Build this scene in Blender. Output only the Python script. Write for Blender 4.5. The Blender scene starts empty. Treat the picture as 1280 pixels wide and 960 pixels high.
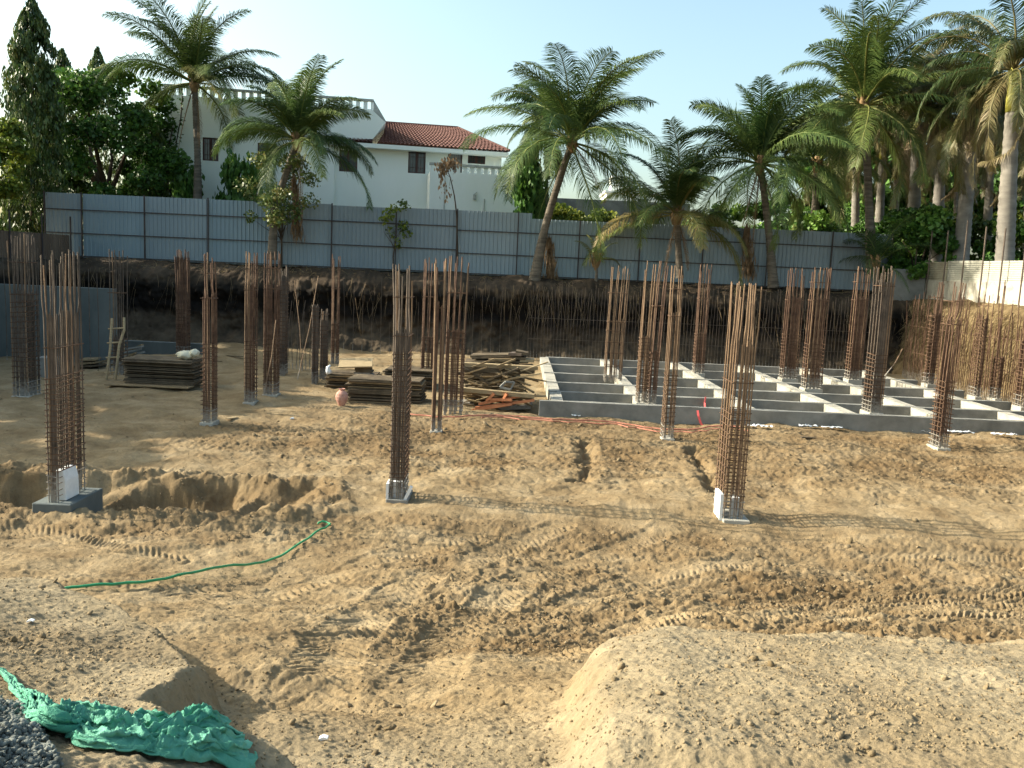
import bpy, math, random
import numpy as np
from mathutils import Matrix, Vector
R = math.radians
sc = bpy.context.scene
COL = sc.collection

# ------------------------------------------------------------------ camera, world, sun
F = 1100.0
CAMZ = 4.0
PITCH, ROLL = 7.5, 2.5
cam_d = bpy.data.cameras.new('camera')
cam_d.sensor_width = 36.0
cam_d.lens = F / 1280 * 36.0
cam_d.clip_start = 0.05
cam_d.clip_end = 5000
cam = bpy.data.objects.new('camera', cam_d)
COL.objects.link(cam)
ROT = Matrix.Rotation(R(90 - PITCH), 3, 'X') @ Matrix.Rotation(R(ROLL), 3, 'Z')
cam.matrix_world = Matrix.Translation((0, 0, CAMZ)) @ ROT.to_4x4()
sc.camera = cam

SUN_EL, SUN_AZ = 29.0, -83.0          # azimuth measured from +Y towards +X
w = bpy.data.worlds.new('World'); sc.world = w; w.use_nodes = True
nt = w.node_tree
bg = nt.nodes['Background']
sky = nt.nodes.new('ShaderNodeTexSky')
sky.sky_type = 'NISHITA'; sky.sun_disc = False
sky.sun_elevation = R(SUN_EL); sky.sun_rotation = R(SUN_AZ)
sky.air_density = 1.0; sky.dust_density = 4.0; sky.ozone_density = 1.0
tint = nt.nodes.new('ShaderNodeMixRGB'); tint.blend_type = 'MULTIPLY'; tint.inputs[0].default_value = 1.0
tint.inputs[2].default_value = (1.04, 1.12, 1.0, 1)
nt.links.new(sky.outputs[0], tint.inputs[1]); nt.links.new(tint.outputs[0], bg.inputs[0])
bg.inputs[1].default_value = 0.15
sd = bpy.data.lights.new('sun', 'SUN'); sd.energy = 4.7; sd.angle = R(0.5); sd.color = (1.0, 0.905, 0.74)
sun = bpy.data.objects.new('sun', sd); COL.objects.link(sun)
sdir = Vector((math.sin(R(SUN_AZ)) * math.cos(R(SUN_EL)), math.cos(R(SUN_AZ)) * math.cos(R(SUN_EL)), math.sin(R(SUN_EL))))
sun.rotation_euler = sdir.to_track_quat('Z', 'Y').to_euler()
sc.view_settings.view_transform = 'Standard'
sc.view_settings.look = 'None'
sc.view_settings.gamma = 1
sc.view_settings.use_curve_mapping = False
sc.view_settings.exposure = 1.12
sc.cycles.max_bounces = 6
sc.cycles.transparent_max_bounces = 4

# ------------------------------------------------------------------ pixel -> world (metres) helpers
CAM = Vector((0, 0, CAMZ))
def ray(px, py):
    return ROT @ Vector(((px - 640) / F, -(py - 480) / F, -1.0))
def at(px, py, Y):
    d = ray(px, py); return CAM + d * (Y / d.y)
def onz(px, py, z):
    d = ray(px, py); return CAM + d * ((z - CAMZ) / d.z)

# ------------------------------------------------------------------ noise
def _h(ix, iy, s):
    h = (ix.astype(np.int64) * 374761393 + iy.astype(np.int64) * 668265263 + s * 974634777) & 0xffffffff
    h = ((h ^ (h >> 13)) * 1274126177) & 0xffffffff
    h = ((h ^ (h >> 15)) * 2246822519) & 0xffffffff
    return ((h ^ (h >> 16)) & 0xffff) / 65535.0
def perlin(x, y, s=0):
    ix = np.floor(x); iy = np.floor(y); fx = x - ix; fy = y - iy
    u = fx * fx * fx * (fx * (fx * 6 - 15) + 10); v = fy * fy * fy * (fy * (fy * 6 - 15) + 10)
    def g(dx, dy):
        a = _h(ix + dx, iy + dy, s) * 6.2831853
        return np.cos(a) * (fx - dx) + np.sin(a) * (fy - dy)
    a = g(0, 0); b = g(1, 0); c = g(0, 1); d = g(1, 1)
    return (a + (b - a) * u + ((c + (d - c) * u) - (a + (b - a) * u)) * v) * 1.5
def fbm(x, y, s=0, o=4, r=0.5):
    t = 0; a = 1.0
    for i in range(o):
        t = t + a * perlin(x, y, s + i * 17); x = x * 2.03 + 5.1; y = y * 2.03 - 3.7; a *= r
    return t
def lumps(x, y, s, cell, p=0.5, rmin=.25, rmax=.55):
    """rounded clods: one per cell with probability p; returns height / cell"""
    x = x / cell; y = y / cell
    ix = np.floor(x); iy = np.floor(y); out = np.zeros_like(x)
    for dx in (-1, 0, 1):
        for dy in (-1, 0, 1):
            cx = ix + dx; cy = iy + dy
            jx = cx + _h(cx, cy, s); jy = cy + _h(cx, cy, s + 1)
            r = rmin + (rmax - rmin) * _h(cx, cy, s + 2) ** 2
            r = np.where(_h(cx, cy, s + 3) < p, r, 1e-3)
            d2 = (x - jx) ** 2 + (y - jy) ** 2
            out = np.maximum(out, r * .75 * np.sqrt(np.clip(1 - d2 / (r * r), 0, 1)))
    return out * cell
def ss(a, b, x):
    t = np.clip((x - a) / (b - a), 0, 1); return t * t * (3 - 2 * t)
def sdpoly(X, Y, P):
    """signed distance to a polygon, positive inside"""
    d = np.full(X.shape, 1e9); ins = np.zeros(X.shape, bool); n = len(P)
    for i in range(n):
        ax, ay = P[i]; bx, by = P[(i + 1) % n]
        ex, ey = bx - ax, by - ay
        t = np.clip(((X - ax) * ex + (Y - ay) * ey) / (ex * ex + ey * ey + 1e-12), 0, 1)
        d = np.minimum(d, (X - ax - t * ex) ** 2 + (Y - ay - t * ey) ** 2)
        c = ((ay > Y) != (by > Y)) & (X < (bx - ax) * (Y - ay) / (by - ay + 1e-12) + ax)
        ins ^= c
    return np.where(ins, 1, -1) * np.sqrt(d)
def pathcoord(X, Y, P):
    """distance to a polyline, arc length along it, signed side"""
    best = np.full(X.shape, 1e9); S = np.zeros(X.shape); SD = np.ones(X.shape); acc = 0
    for i in range(len(P) - 1):
        ax, ay = P[i]; bx, by = P[i + 1]; ex, ey = bx - ax, by - ay; L = math.hypot(ex, ey)
        t = np.clip(((X - ax) * ex + (Y - ay) * ey) / (L * L), 0, 1)
        d = np.hypot(X - ax - t * ex, Y - ay - t * ey)
        m = d < best
        best = np.where(m, d, best); S = np.where(m, acc + t * L, S)
        SD = np.where(m, np.sign((X - ax) * ey - (Y - ay) * ex), SD); acc += L
    return best, S, SD

# ------------------------------------------------------------------ the pit floor and the ramp up to the camera
_BY, _BZ = [-5, .5, 3.3, 5, 8, 10.5, 12.5, 60], [2.5, 2.45, 2.02, 1.55, .72, .24, 0, 0]
def base_z(Y): return .5 * (np.interp(Y, _BY, _BZ) + np.interp(Y + .6, _BY, _BZ))
def P2(h, *pts):
    """ground positions of outline points lying h above the general slope"""
    out = []
    for px, py in pts:
        z = 1.0
        for _ in range(90): z = .5 * z + .5 * (float(base_z(onz(px, py, z).y)) + h)
        out.append(tuple(onz(px, py, z)[:2]))
    return out
LM = P2(.24, (-500, 715), (45, 742), (120, 760), (165, 774), (215, 798), (276, 832), (240, 850), (186, 880), (222, 897), (330, 910), (450, 945), (470, 1050), (-500, 1300))
RM = P2(.34, (752, 806), (800, 792), (880, 789), (960, 795), (1050, 792), (1150, 797), (1280, 792), (1700, 780), (1700, 1200), (900, 1200), (800, 990), (770, 938), (742, 905), (745, 860))
TR = P2(0, (-400, 598), (60, 596), (110, 600), (180, 598), (270, 600), (330, 603), (392, 604), (405, 618), (385, 640), (320, 650), (240, 648), (120, 650), (0, 643), (-400, 640))
RUT1 = P2(0, (728, 550), (737, 575), (730, 602))
RUT2 = P2(0, (866, 562), (876, 585), (892, 612))
TRACKS = [  # tyre tracks: path, width, tread pitch
    (P2(0, (560, 800), (700, 760), (800, 720), (930, 705), (1300, 690)), .50, .10, .018),
    (P2(0, (640, 830), (780, 790), (900, 765), (1050, 755), (1400, 745)), .46, .085, .05),
    (P2(0, (860, 756), (1000, 744), (1150, 742), (1420, 736)), .48, .09, .045),
    (P2(0, (960, 790), (1060, 772), (1160, 760), (1420, 752)), .44, .08, .045),
    (P2(0, (900, 778), (1010, 765), (1140, 770), (1400, 772)), .50, .085, .05),
    (P2(0, (-50, 660), (30, 665), (90, 672), (150, 690), (220, 700)), .46, .10, .035),
    (P2(0, (380, 880), (420, 800), (500, 740), (620, 690), (700, 660)), .50, .12, .024),
    (P2(0, (520, 860), (560, 790), (660, 720), (790, 680), (880, 640)), .50, .12, .024),
    (P2(0, (0, 720), (160, 740), (330, 740), (480, 700), (600, 670)), .48, .12, .024),
    (P2(0, (330, 560), (500, 590), (640, 620), (820, 600), (1000, 600), (1280, 610)), .48, .24, .02),
]
PM, PH, PRD, PT = [Vector((*P2(h, q)[0], 0)) for h, q in ((.1, (440, 1010)), (0, (350, 875)), (.05, (330, 838)), (.3, (840, 1000)))]
def terrain(X, Y, want_attr=False):
    z = base_z(Y)
    low = fbm(X * .35, Y * .35, 3, 3) * .10 + fbm(X * 1.3, Y * 1.3, 9, 3) * .035
    z = z + low
    wob = fbm(X * 2.2, Y * 2.2, 21, 4)
    # left mound
    near = ss(9, 7.5, Y)
    dl = sdpoly(X, Y, LM) + wob * .05
    pm = PM; fade = 1 - np.exp(-((X - pm.x) ** 2 / .30 + (Y - pm.y) ** 2 / .22))
    ml = ss(-.11, .05, dl) * (.29 + .16 * ss(0.1, 1.4, dl)) * fade * near
    ml_edge = ml
    # hollow scooped out to the right of the left mound
    ph = PH
    z = z - .16 * np.exp(-(((X - ph.x) / .6) ** 2 + ((Y - ph.y) / .3) ** 2))
    # loose ridge beyond the hollow, throws a shadow
    pr = PRD
    z = z + .10 * np.exp(-(((X - pr.x) * .8 + (Y - pr.y) * .35) ** 2 / .10 + ((Y - pr.y)) ** 2 / .012))
    # right mound
    dr = sdpoly(X, Y, RM) + wob * .07
    mr = (.55 * ss(-.22, .10, dr) + .45 * ss(-.30, .45, dr)) * (.35 + .06 * ss(.2, 1.2, dr)) * ss(8, 7, Y)
    ptail = PT
    mr = mr * (1 - .85 * ss(3.25, 2.35, Y + .35 * np.clip(X - .6, 0, 1.6)))
    z = z + ml + mr
    pale = np.clip(np.maximum(ss(-.1, .1, dl) * near, ss(-.2, .05, dr)), 0, 1)
    pale = np.maximum(pale, ss(4.3, 3.3, Y) * .9)
    # trench along the left
    dt = sdpoly(X, Y, TR) + fbm(X * 1.3, Y * 1.3, 31, 3, .4) * .24
    ridge = np.interp(X / 14.5 * 1100 + 640, [-400, 40, 105, 150, 200, 270, 310, 345, 385, 420], [.75, .75, .45, .10, .60, .55, .12, .35, .3, 0])
    z = z - ss(-.10, .80, dt) * ridge * 1.12 * ss(-18, -15, X)
    lipm = ss(-.9, -.1, dt) * ss(.25, -.05, dt)
    z = z + lipm * (.12 + .1 * wob)
    rough = np.maximum(lipm * .9, ss(-.1, .3, dt) * .8)
    # small ruts
    for pth, wd, dp in ((RUT1, .22, .22), (RUT2, .2, .2)):
        d, s, q = pathcoord(X, Y, pth)
        z = z - dp * ss(wd, 0, d + wob * .22 + .1 * lumps(X, Y, 411, .3, .7)) * .8 + .02 * ss(wd * 2.4, wd * 1.4, d) * ss(wd * .8, wd * 1.4, d)
        rough = np.maximum(rough, ss(wd * 3.5, wd, d))
    # zones
    churn = ss(6.0, 7.5, Y) * ss(12.6, 11.2, Y) * ss(-2.5, -.5, X)
    band = ss(15.5, 17.5, Y + wob) * ss(24.5, 22.5, Y) * ss(-6.5, -3, X)
    bandl = ss(17.0, 18.0, Y + wob * .7) * ss(21.5, 20.5, Y) * ss(-9, -6, X)
    band2 = ss(11.2, 12.0, Y + wob * .4) * ss(14.0, 13.0, Y)
    rough = np.clip(np.maximum.reduce([rough, churn * .85, band, bandl, band2 * .75]) * (.55 + .45 * np.clip(fbm(X * .7, Y * .7, 77, 3) + .6, 0, 1)), 0, 1)
    notpale = 1 - pale * .65
    # tracks
    tr = np.zeros_like(z); tmask = np.zeros_like(z)
    for pth, wd, pit, amp in TRACKS:
        d, s, q = pathcoord(X, Y, pth)
        m = ss(wd * .55, wd * .46, d) * ss(0, 1.1, s) * (.55 + .45 * ss(-.2, .25, fbm(X * 1.7, Y * 1.7, 95, 3))) * np.clip(.9 + .7 * perlin(X * .9, Y * .9, 91), 0, 1)
        tread = np.sin((s + d * .9) / pit * 6.2832)
        tr = tr + m * (amp * .55 * np.clip(tread * 1.6, -1, 1) * ss(.02, .05, d) - .012) + .010 * ss(wd * .75, wd * .58, d) * ss(wd * .45, wd * .58, d)
        tmask = np.maximum(tmask, m)
    z = z + tr * ss(2, 3, Y)
    # streaks left by the bucket and wheels, following the sweep of the tracks
    ang = .55
    xs = X * math.cos(ang) + Y * math.sin(ang); ys = -X * math.sin(ang) + Y * math.cos(ang)
    pd, ps, pq = pathcoord(X, Y, TRACKS[4][0]); pd = pd * pq + .12 * wob
    sw = fbm(pd * 6.5 + .3 * wob, ps * .55, 407, 4, .6) * ss(3.2, 1.2, np.abs(pd)) * ss(3.8, 6, Y) * ss(13.5, 12, Y) * (1 - pale)
    z = z + sw * .022
    st = fbm(xs * .9, ys * 5.0, 41, 3)
    z = z + st * .020 * ss(5.5, 7, Y) * ss(13, 11.5, Y) * (1 - pale)
    st2 = fbm(X * .5 + .2 * Y, Y * 3.2, 43, 3)
    z = z + st2 * .016 * ss(13, 14, Y)
    flat_ = 1 - .85 * tmask
    # clods at three sizes
    rr = rough * (1 - .85 * tmask)
    wx, wy_ = perlin(X * 3.1, Y * 3.1, 401) * .16, perlin(X * 3.3, Y * 2.9, 402) * .16
    wx2, wy2 = perlin(X * 11, Y * 11, 403) * .05, perlin(X * 11, Y * 10, 404) * .05
    z = z + lumps(X + wx, Y + wy_, 5, .34, .40) * rr * .26 + lumps(X + 3 + wx + wx2, Y + wy_ + wy2, 15, .15, .5) * (.10 + .50 * rr) * (1 - pale * .95) * .6
    z = z + (fbm(X * 4.5, Y * 7, 405, 4, .62) * .022 + np.abs(perlin(X * 3 + wx, Y * 5, 406)) * -.03) * (.35 + .65 * rr) * (1 - pale * .82) * flat_
    near2 = ss(16, 10, Y)
    z = z + lumps(X + wx2, Y + 7 + wy2, 25, .080, .45) * (.22 + .4 * rr) * (1 - pale * .8) * near2 + lumps(X, Y + 9, 65, .04, .28) * .45 * ss(9, 6, Y)
    z = z - lumps(X + 11, Y + 3, 35, .30, .5, .25, .42) * .16 * (churn + pale * .2) * (1 - tmask)
    z = z + np.abs(perlin(X * 8 + wx * 3, Y * 9 + wy_ * 3, 421)) * .034 * (.25 + rr) * (1 - pale * .6) * flat_
    z = z + np.abs(perlin(X * 19 + wx2 * 4, Y * 20 + wy2 * 4, 422)) * .020 * (.3 + rr) * (1 - pale * .35) * ss(26, 18, Y)
    z = z + np.abs(perlin(X * 44, Y * 42, 423)) * .009 * (.5 + rr) * near2
    z = z + fbm(X * 7, Y * 7, 51, 4, .6) * .009 * (1 + rr) * (1 - pale * .5) + fbm(X * 30, Y * 30, 57, 2) * .0035 * near2
    # edge clods on the right mound crest
    crest = ss(-.05, .12, dr) * ss(.95, .3, dr) * ss(.8, 1.8, X)
    z = z + lumps(X + wx, Y + wy_, 73, .24, .5) * crest * .38 * ss(1.2, 2.2, X)
    z = z + fbm(X * 13, Y * 13, 408, 3, .6) * .006 * pale
    if not want_attr: return z
    damp_sw = np.clip(-sw * .45, -.2, .5)
    smooth = np.clip(ss(14.5, 16, Y) * ss(18.5, 16.8, Y) * (.6 + .6 * perlin(X * .3, Y * .5, 61)), 0, 1)
    damp = np.clip(-.35 * tmask + damp_sw + rough * .8 + .35 * fbm(X * .5, Y * .5, 71, 3) + (-low) * 2 - .55 * smooth, 0, 1)
    return z, pale, damp
def tz(x, y):
    return float(terrain(np.array([x], float), np.array([y], float))[0])
def hit(px, py):
    """where the view ray meets the dug ground"""
    d = ray(px, py); t = np.linspace(2.2, 44, 2500) / d.y
    X = d.x * t; Y = d.y * t; Z = CAMZ + d.z * t
    g = terrain(X, Y); k = np.argmax(Z < g)
    return Vector((X[k], Y[k], g[k]))

# ------------------------------------------------------------------ mesh helpers
def link(o, parent=None):
    COL.objects.link(o)
    if parent is not None: o.parent = parent
    return o
def mesh_np(name, V, Fc, mat, parent=None, attrs=None, smooth=False, k=4):
    me = bpy.data.meshes.new(name)
    V = np.asarray(V, np.float32).reshape(-1, 3); Fc = np.asarray(Fc, np.int32).reshape(-1, k)
    me.vertices.add(len(V)); me.vertices.foreach_set('co', V.ravel())
    me.loops.add(Fc.size); me.loops.foreach_set('vertex_index', Fc.ravel())
    me.polygons.add(len(Fc)); me.polygons.foreach_set('loop_start', np.arange(0, Fc.size, k, dtype=np.int32))
    me.polygons.foreach_set('loop_total', np.full(len(Fc), k, np.int32))
    if smooth: me.polygons.foreach_set('use_smooth', np.ones(len(Fc), bool))
    me.update(calc_edges=True)
    for nm, arr in (attrs or {}).items():
        a = me.attributes.new(nm, 'FLOAT', 'POINT'); a.data.foreach_set('value', np.asarray(arr, np.float32))
    me.materials.append(mat)
    o = bpy.data.objects.new(name, me)
    return link(o, parent)
class MB:
    def __init__(s): s.v = []; s.f = []; s.a = []
    def quad(s, a, b, c, d):
        i = len(s.v); s.v += [tuple(a), tuple(b), tuple(c), tuple(d)]; s.f.append((i, i + 1, i + 2, i + 3))
    def poly(s, pts):
        i = len(s.v); s.v += [tuple(p) for p in pts]; s.f.append(tuple(range(i, i + len(pts))))
    def box(s, x0, x1, y0, y1, z0, z1, M=None):
        p = [(x0, y0, z0), (x1, y0, z0), (x1, y1, z0), (x0, y1, z0), (x0, y0, z1), (x1, y0, z1), (x1, y1, z1), (x0, y1, z1)]
        if M is not None: p = [tuple(M @ Vector(q)) for q in p]
        i = len(s.v); s.v += p
        s.f += [tuple(i + k for k in f) for f in ((0, 3, 2, 1), (4, 5, 6, 7), (0, 1, 5, 4), (1, 2, 6, 5), (2, 3, 7, 6), (3, 0, 4, 7))]
    def prism(s, pts, y0, y1):
        """outline in x,z extruded along y"""
        n = len(pts); i = len(s.v)
        s.v += [(x, y0, z) for x, z in pts] + [(x, y1, z) for x, z in pts]
        s.f.append(tuple(range(i, i + n))); s.f.append(tuple(range(i + 2 * n - 1, i + n - 1, -1)))
        for k in range(n):
            q = (k + 1) % n; s.f.append((i + k, i + n + k, i + n + q, i + q))
    def tube(s, pts, rad, seg=6, closed=False):
        pts = [Vector(p) for p in pts]; n = len(pts)
        rad = rad if hasattr(rad, '__len__') else [rad] * n
        base = len(s.v); ref = None
        for i, p in enumerate(pts):
            if closed: t = pts[(i + 1) % n] - pts[i - 1]
            else: t = pts[min(i + 1, n - 1)] - pts[max(i - 1, 0)]
            t.normalize()
            if ref is None: ref = t.orthogonal().normalized()
            ref = (ref - t * ref.dot(t))
            if ref.length < 1e-5: ref = t.orthogonal()
            ref.normalize(); b = t.cross(ref)
            for k in range(seg):
                a = 6.28318 * k / seg
                s.v.append(tuple(p + (ref * math.cos(a) + b * math.sin(a)) * rad[i]))
        m = n if closed else n - 1
        for i in range(m):
            for k in range(seg):
                a = base + i * seg + k; b2 = base + i * seg + (k + 1) % seg
                c = base + ((i + 1) % n) * seg + (k + 1) % seg; d = base + ((i + 1) % n) * seg + k
                s.f.append((a, b2, c, d))
        if not closed:
            s.f.append(tuple(base + k for k in range(seg))[::-1]); s.f.append(tuple(base + (n - 1) * seg + k for k in range(seg)))
    def mesh(s, name, mat, smooth=False):
        me = bpy.data.meshes.new(name); me.from_pydata(s.v, [], s.f)
        if smooth: me.polygons.foreach_set('use_smooth', [True] * len(me.polygons))
        me.materials.append(mat); me.update(); return me
    def build(s, name, mat, parent=None, smooth=False, loc=None, bevel=0):
        o = bpy.data.objects.new(name, s.mesh(name, mat, smooth)); link(o, parent)
        if loc is not None: o.location = loc
        if bevel:
            b = o.modifiers.new('bevel', 'BEVEL'); b.width = bevel; b.segments = 1; b.limit_method = 'ANGLE'
        return o
def tag(o, label=None, cat=None, group=None, kind=None):
    if label: o['label'] = label
    if cat: o['category'] = cat
    if group: o['group'] = group
    if kind: o['kind'] = kind
    elif cat: o['kind'] = 'thing'
    return o
def thing(name, label, cat, loc=(0, 0, 0), rz=0, group=None):
    o = bpy.data.objects.new(name, None); link(o); o.location = loc; o.rotation_euler = (0, 0, rz)
    o.empty_display_size = .3
    return tag(o, label, cat, group)

# ------------------------------------------------------------------ materials
def mat(name, c1, c2=None, scale=3.0, rough=.85, bump=0.0, bscale=40.0, c3=None, metal=0.0, trans=0.0, attr=None, stretch=None, spec=.3, detail=6):
    m = bpy.data.materials.new(name); m.use_nodes = True; t = m.node_tree; N = t.nodes; L = t.links
    b = N['Principled BSDF']; b.inputs['Roughness'].default_value = rough; b.inputs['Metallic'].default_value = metal
    b.inputs['Specular IOR Level'].default_value = spec
    tc = N.new('ShaderNodeTexCoord'); vec = tc.outputs['Object']
    if stretch:
        mp = N.new('ShaderNodeMapping'); mp.inputs['Scale'].default_value = stretch; L.new(vec, mp.inputs[0]); vec = mp.outputs[0]
    nz = N.new('ShaderNodeTexNoise'); nz.inputs['Scale'].default_value = scale; nz.inputs['Detail'].default_value = detail; nz.inputs['Roughness'].default_value = .65
    L.new(vec, nz.inputs['Vector'])
    cr = N.new('ShaderNodeValToRGB'); e = cr.color_ramp.elements
    e[0].position = .33; e[1].position = .67; e[0].color = (*c1, 1); e[1].color = (*(c2 or c1), 1)
    if c3: q = e.new(.5); q.color = (*c3, 1)
    L.new(nz.outputs[0], cr.inputs[0]); out = cr.outputs[0]
    if attr:
        at_ = N.new('ShaderNodeAttribute'); at_.attribute_name = attr[0]
        cr2 = N.new('ShaderNodeValToRGB'); ee = cr2.color_ramp.elements
        st = attr[1]
        ee[0].position = st[0][0]; ee[0].color = (*st[0][1], 1); ee[1].position = st[-1][0]; ee[1].color = (*st[-1][1], 1)
        for p_, c_ in st[1:-1]:
            q = ee.new(p_); q.color = (*c_, 1)
        L.new(at_.outputs['Fac'], cr2.inputs[0])
        mx = N.new('ShaderNodeMixRGB'); mx.blend_type = 'MULTIPLY'; mx.inputs[0].default_value = 1
        L.new(cr2.outputs[0], mx.inputs[1]); L.new(out, mx.inputs[2]); out = mx.outputs[0]
    L.new(out, b.inputs['Base Color'])
    if bump:
        n2 = N.new('ShaderNodeTexNoise'); n2.inputs['Scale'].default_value = bscale; n2.inputs['Detail'].default_value = 5
        L.new(vec, n2.inputs['Vector'])
        bp = N.new('ShaderNodeBump'); bp.inputs['Strength'].default_value = bump; bp.inputs['Distance'].default_value = .02
        L.new(n2.outputs[0], bp.inputs['Height']); L.new(bp.outputs[0], b.inputs['Normal'])
    if trans:
        tr = N.new('ShaderNodeBsdfTranslucent'); L.new(out, tr.inputs[0])
        ms = N.new('ShaderNodeMixShader'); ms.inputs[0].default_value = trans
        L.new(b.outputs[0], ms.inputs[1]); L.new(tr.outputs[0], ms.inputs[2]); L.new(ms.outputs[0], N['Material Output'].inputs[0])
    return m
def splash(m):
    t = m.node_tree; N = t.nodes; L = t.links; b = N['Principled BSDF']; src = b.inputs['Base Color'].links[0].from_socket
    tc = N.new('ShaderNodeTexCoord'); sp = N.new('ShaderNodeSeparateXYZ'); L.new(tc.outputs['Object'], sp.inputs[0])
    nz = N.new('ShaderNodeTexNoise'); nz.inputs['Scale'].default_value = 14; L.new(tc.outputs['Object'], nz.inputs['Vector'])
    ad = N.new('ShaderNodeMath'); ad.operation = 'MULTIPLY_ADD'; L.new(nz.outputs[0], ad.inputs[0]); ad.inputs[1].default_value = .9; L.new(sp.outputs[2], ad.inputs[2])
    mr = N.new('ShaderNodeMapRange'); mr.inputs[1].default_value = .55; mr.inputs[2].default_value = .85; mr.inputs[3].default_value = .8; mr.inputs[4].default_value = 0
    L.new(ad.outputs[0], mr.inputs[0]); mx = N.new('ShaderNodeMixRGB'); L.new(mr.outputs[0], mx.inputs[0]); L.new(src, mx.inputs[1]); mx.inputs[2].default_value = (.30, .285, .25, 1)
    L.new(mx.outputs[0], b.inputs['Base Color']); return m
def ground_mat():
    m = bpy.data.materials.new('dug_soil'); m.use_nodes = True; t = m.node_tree; N = t.nodes; L = t.links
    b = N['Principled BSDF']; b.inputs['Roughness'].default_value = .95; b.inputs['Specular IOR Level'].default_value = .12
    tc = N.new('ShaderNodeTexCoord')
    def noise(s, d=8, r=.65):
        n = N.new('ShaderNodeTexNoise'); n.inputs['Scale'].default_value = s; n.inputs['Detail'].default_value = d; n.inputs['Roughness'].default_value = r
        L.new(tc.outputs['Object'], n.inputs['Vector']); return n.outputs[0]
    def ramp(src, stops):
        c = N.new('ShaderNodeValToRGB'); e = c.color_ramp.elements
        e[0].position, e[0].color = stops[0][0], (*stops[0][1], 1); e[1].position, e[1].color = stops[-1][0], (*stops[-1][1], 1)
        for p_, c_ in stops[1:-1]: q = e.new(p_); q.color = (*c_, 1)
        L.new(src, c.inputs[0]); return c.outputs[0]
    def mix(f, a, bb, mode='MIX'):
        x = N.new('ShaderNodeMixRGB'); x.blend_type = mode
        if hasattr(f, 'links'): L.new(f, x.inputs[0])
        else: x.inputs[0].default_value = f
        L.new(a, x.inputs[1]); L.new(bb, x.inputs[2]); return x.outputs[0]
    def attr(n):
        a = N.new('ShaderNodeAttribute'); a.attribute_name = n; return a.outputs['Fac']
    soil = ramp(noise(1.1, 9), [(.3, (.155, .107, .056)), (.5, (.240, .178, .100)), (.72, (.325, .256, .158))])
    dry = ramp(noise(1.6, 9), [(.3, (.205, .163, .100)), (.55, (.265, .215, .138)), (.75, (.325, .272, .182))])
    wet = ramp(noise(2.3, 7), [(.3, (.088, .054, .025)), (.7, (.172, .113, .055))])
    c = mix(attr('pale'), soil, dry)
    dm = N.new('ShaderNodeMath'); dm.operation = 'MULTIPLY'; L.new(attr('damp'), dm.inputs[0]); dm.inputs[1].default_value = .82
    c = mix(dm.outputs[0], c, wet)
    grain = ramp(noise(22, 6, .75), [(.3, (.72, .70, .68)), (.5, (1, 1, 1)), (.7, (1.12, 1.1, 1.06))])
    c = mix(.8, c, grain, 'MULTIPLY')
    L.new(c, b.inputs['Base Color'])
    bp = N.new('ShaderNodeBump'); bp.inputs['Strength'].default_value = .8; bp.inputs['Distance'].default_value = .025
    L.new(noise(26, 8, .72), bp.inputs['Height']); L.new(bp.outputs[0], b.inputs['Normal'])
    return m
M = {}
M['soil'] = ground_mat()
M['clod'] = mat('soil_clod', (.14, .103, .056), (.27, .21, .13), 2.0, .95, .6, 60, spec=.1)
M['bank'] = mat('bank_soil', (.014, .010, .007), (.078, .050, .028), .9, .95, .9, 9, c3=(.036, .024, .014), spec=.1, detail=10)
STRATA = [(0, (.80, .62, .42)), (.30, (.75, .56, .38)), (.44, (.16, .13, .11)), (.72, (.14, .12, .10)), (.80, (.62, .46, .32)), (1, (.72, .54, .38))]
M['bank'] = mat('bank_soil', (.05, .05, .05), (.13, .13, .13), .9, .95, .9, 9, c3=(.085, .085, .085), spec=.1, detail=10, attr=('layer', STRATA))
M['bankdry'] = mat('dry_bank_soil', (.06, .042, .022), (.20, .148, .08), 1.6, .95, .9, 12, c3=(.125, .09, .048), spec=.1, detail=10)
M['root'] = mat('root', (.10, .075, .045), (.22, .16, .095), 2.0, .9, spec=.1)
M['straw'] = mat('dry_grass', (.14, .10, .05), (.34, .26, .14), 1.5, .9, spec=.1, trans=.2)
M['rust'] = mat('rusty_steel', (.055, .030, .020), (.175, .108, .068), 3.5, .75, spec=.3, c3=(.110, .061, .038))
M['rust2'] = mat('weathered_steel', (.050, .038, .030), (.14, .105, .078), 3.0, .7, spec=.35)
M['ruststir'] = mat('rusty_stirrup_steel', (.050, .029, .019), (.145, .086, .052), 5, .8, spec=.25)
M['tan_bar'] = mat('dusty_steel', (.12, .075, .045), (.235, .155, .095), 4.0, .75, spec=.25)
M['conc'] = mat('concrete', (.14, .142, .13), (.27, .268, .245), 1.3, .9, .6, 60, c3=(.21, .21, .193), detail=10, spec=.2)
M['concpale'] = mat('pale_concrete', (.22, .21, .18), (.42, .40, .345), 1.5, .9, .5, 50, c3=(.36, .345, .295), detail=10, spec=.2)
M['concblue'] = mat('shade_toned_concrete', (.080, .095, .095), (.135, .152, .148), .9, .9, .3, 30, spec=.2, stretch=(1, 1, .4))  # concrete darkened and blued, the shade on it put into its colour
M['cemented'] = mat('cement_splashed_steel', (.10, .085, .07), (.36, .34, .30), 9, .9, .4, 60)
M['foam'] = mat('packing_board', (.62, .64, .64), (.72, .74, .74), 9, .8, spec=.2)
M['ply'] = mat('weathered_plywood', (.065, .050, .034), (.18, .14, .09), 4, .85, .3, 40, c3=(.11, .085, .056), spec=.15, stretch=(1, 1, 6))
M['plank'] = mat('timber_plank', (.14, .10, .055), (.30, .225, .13), 5, .85, .3, 40, spec=.15, stretch=(1, 5, 5))
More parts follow.
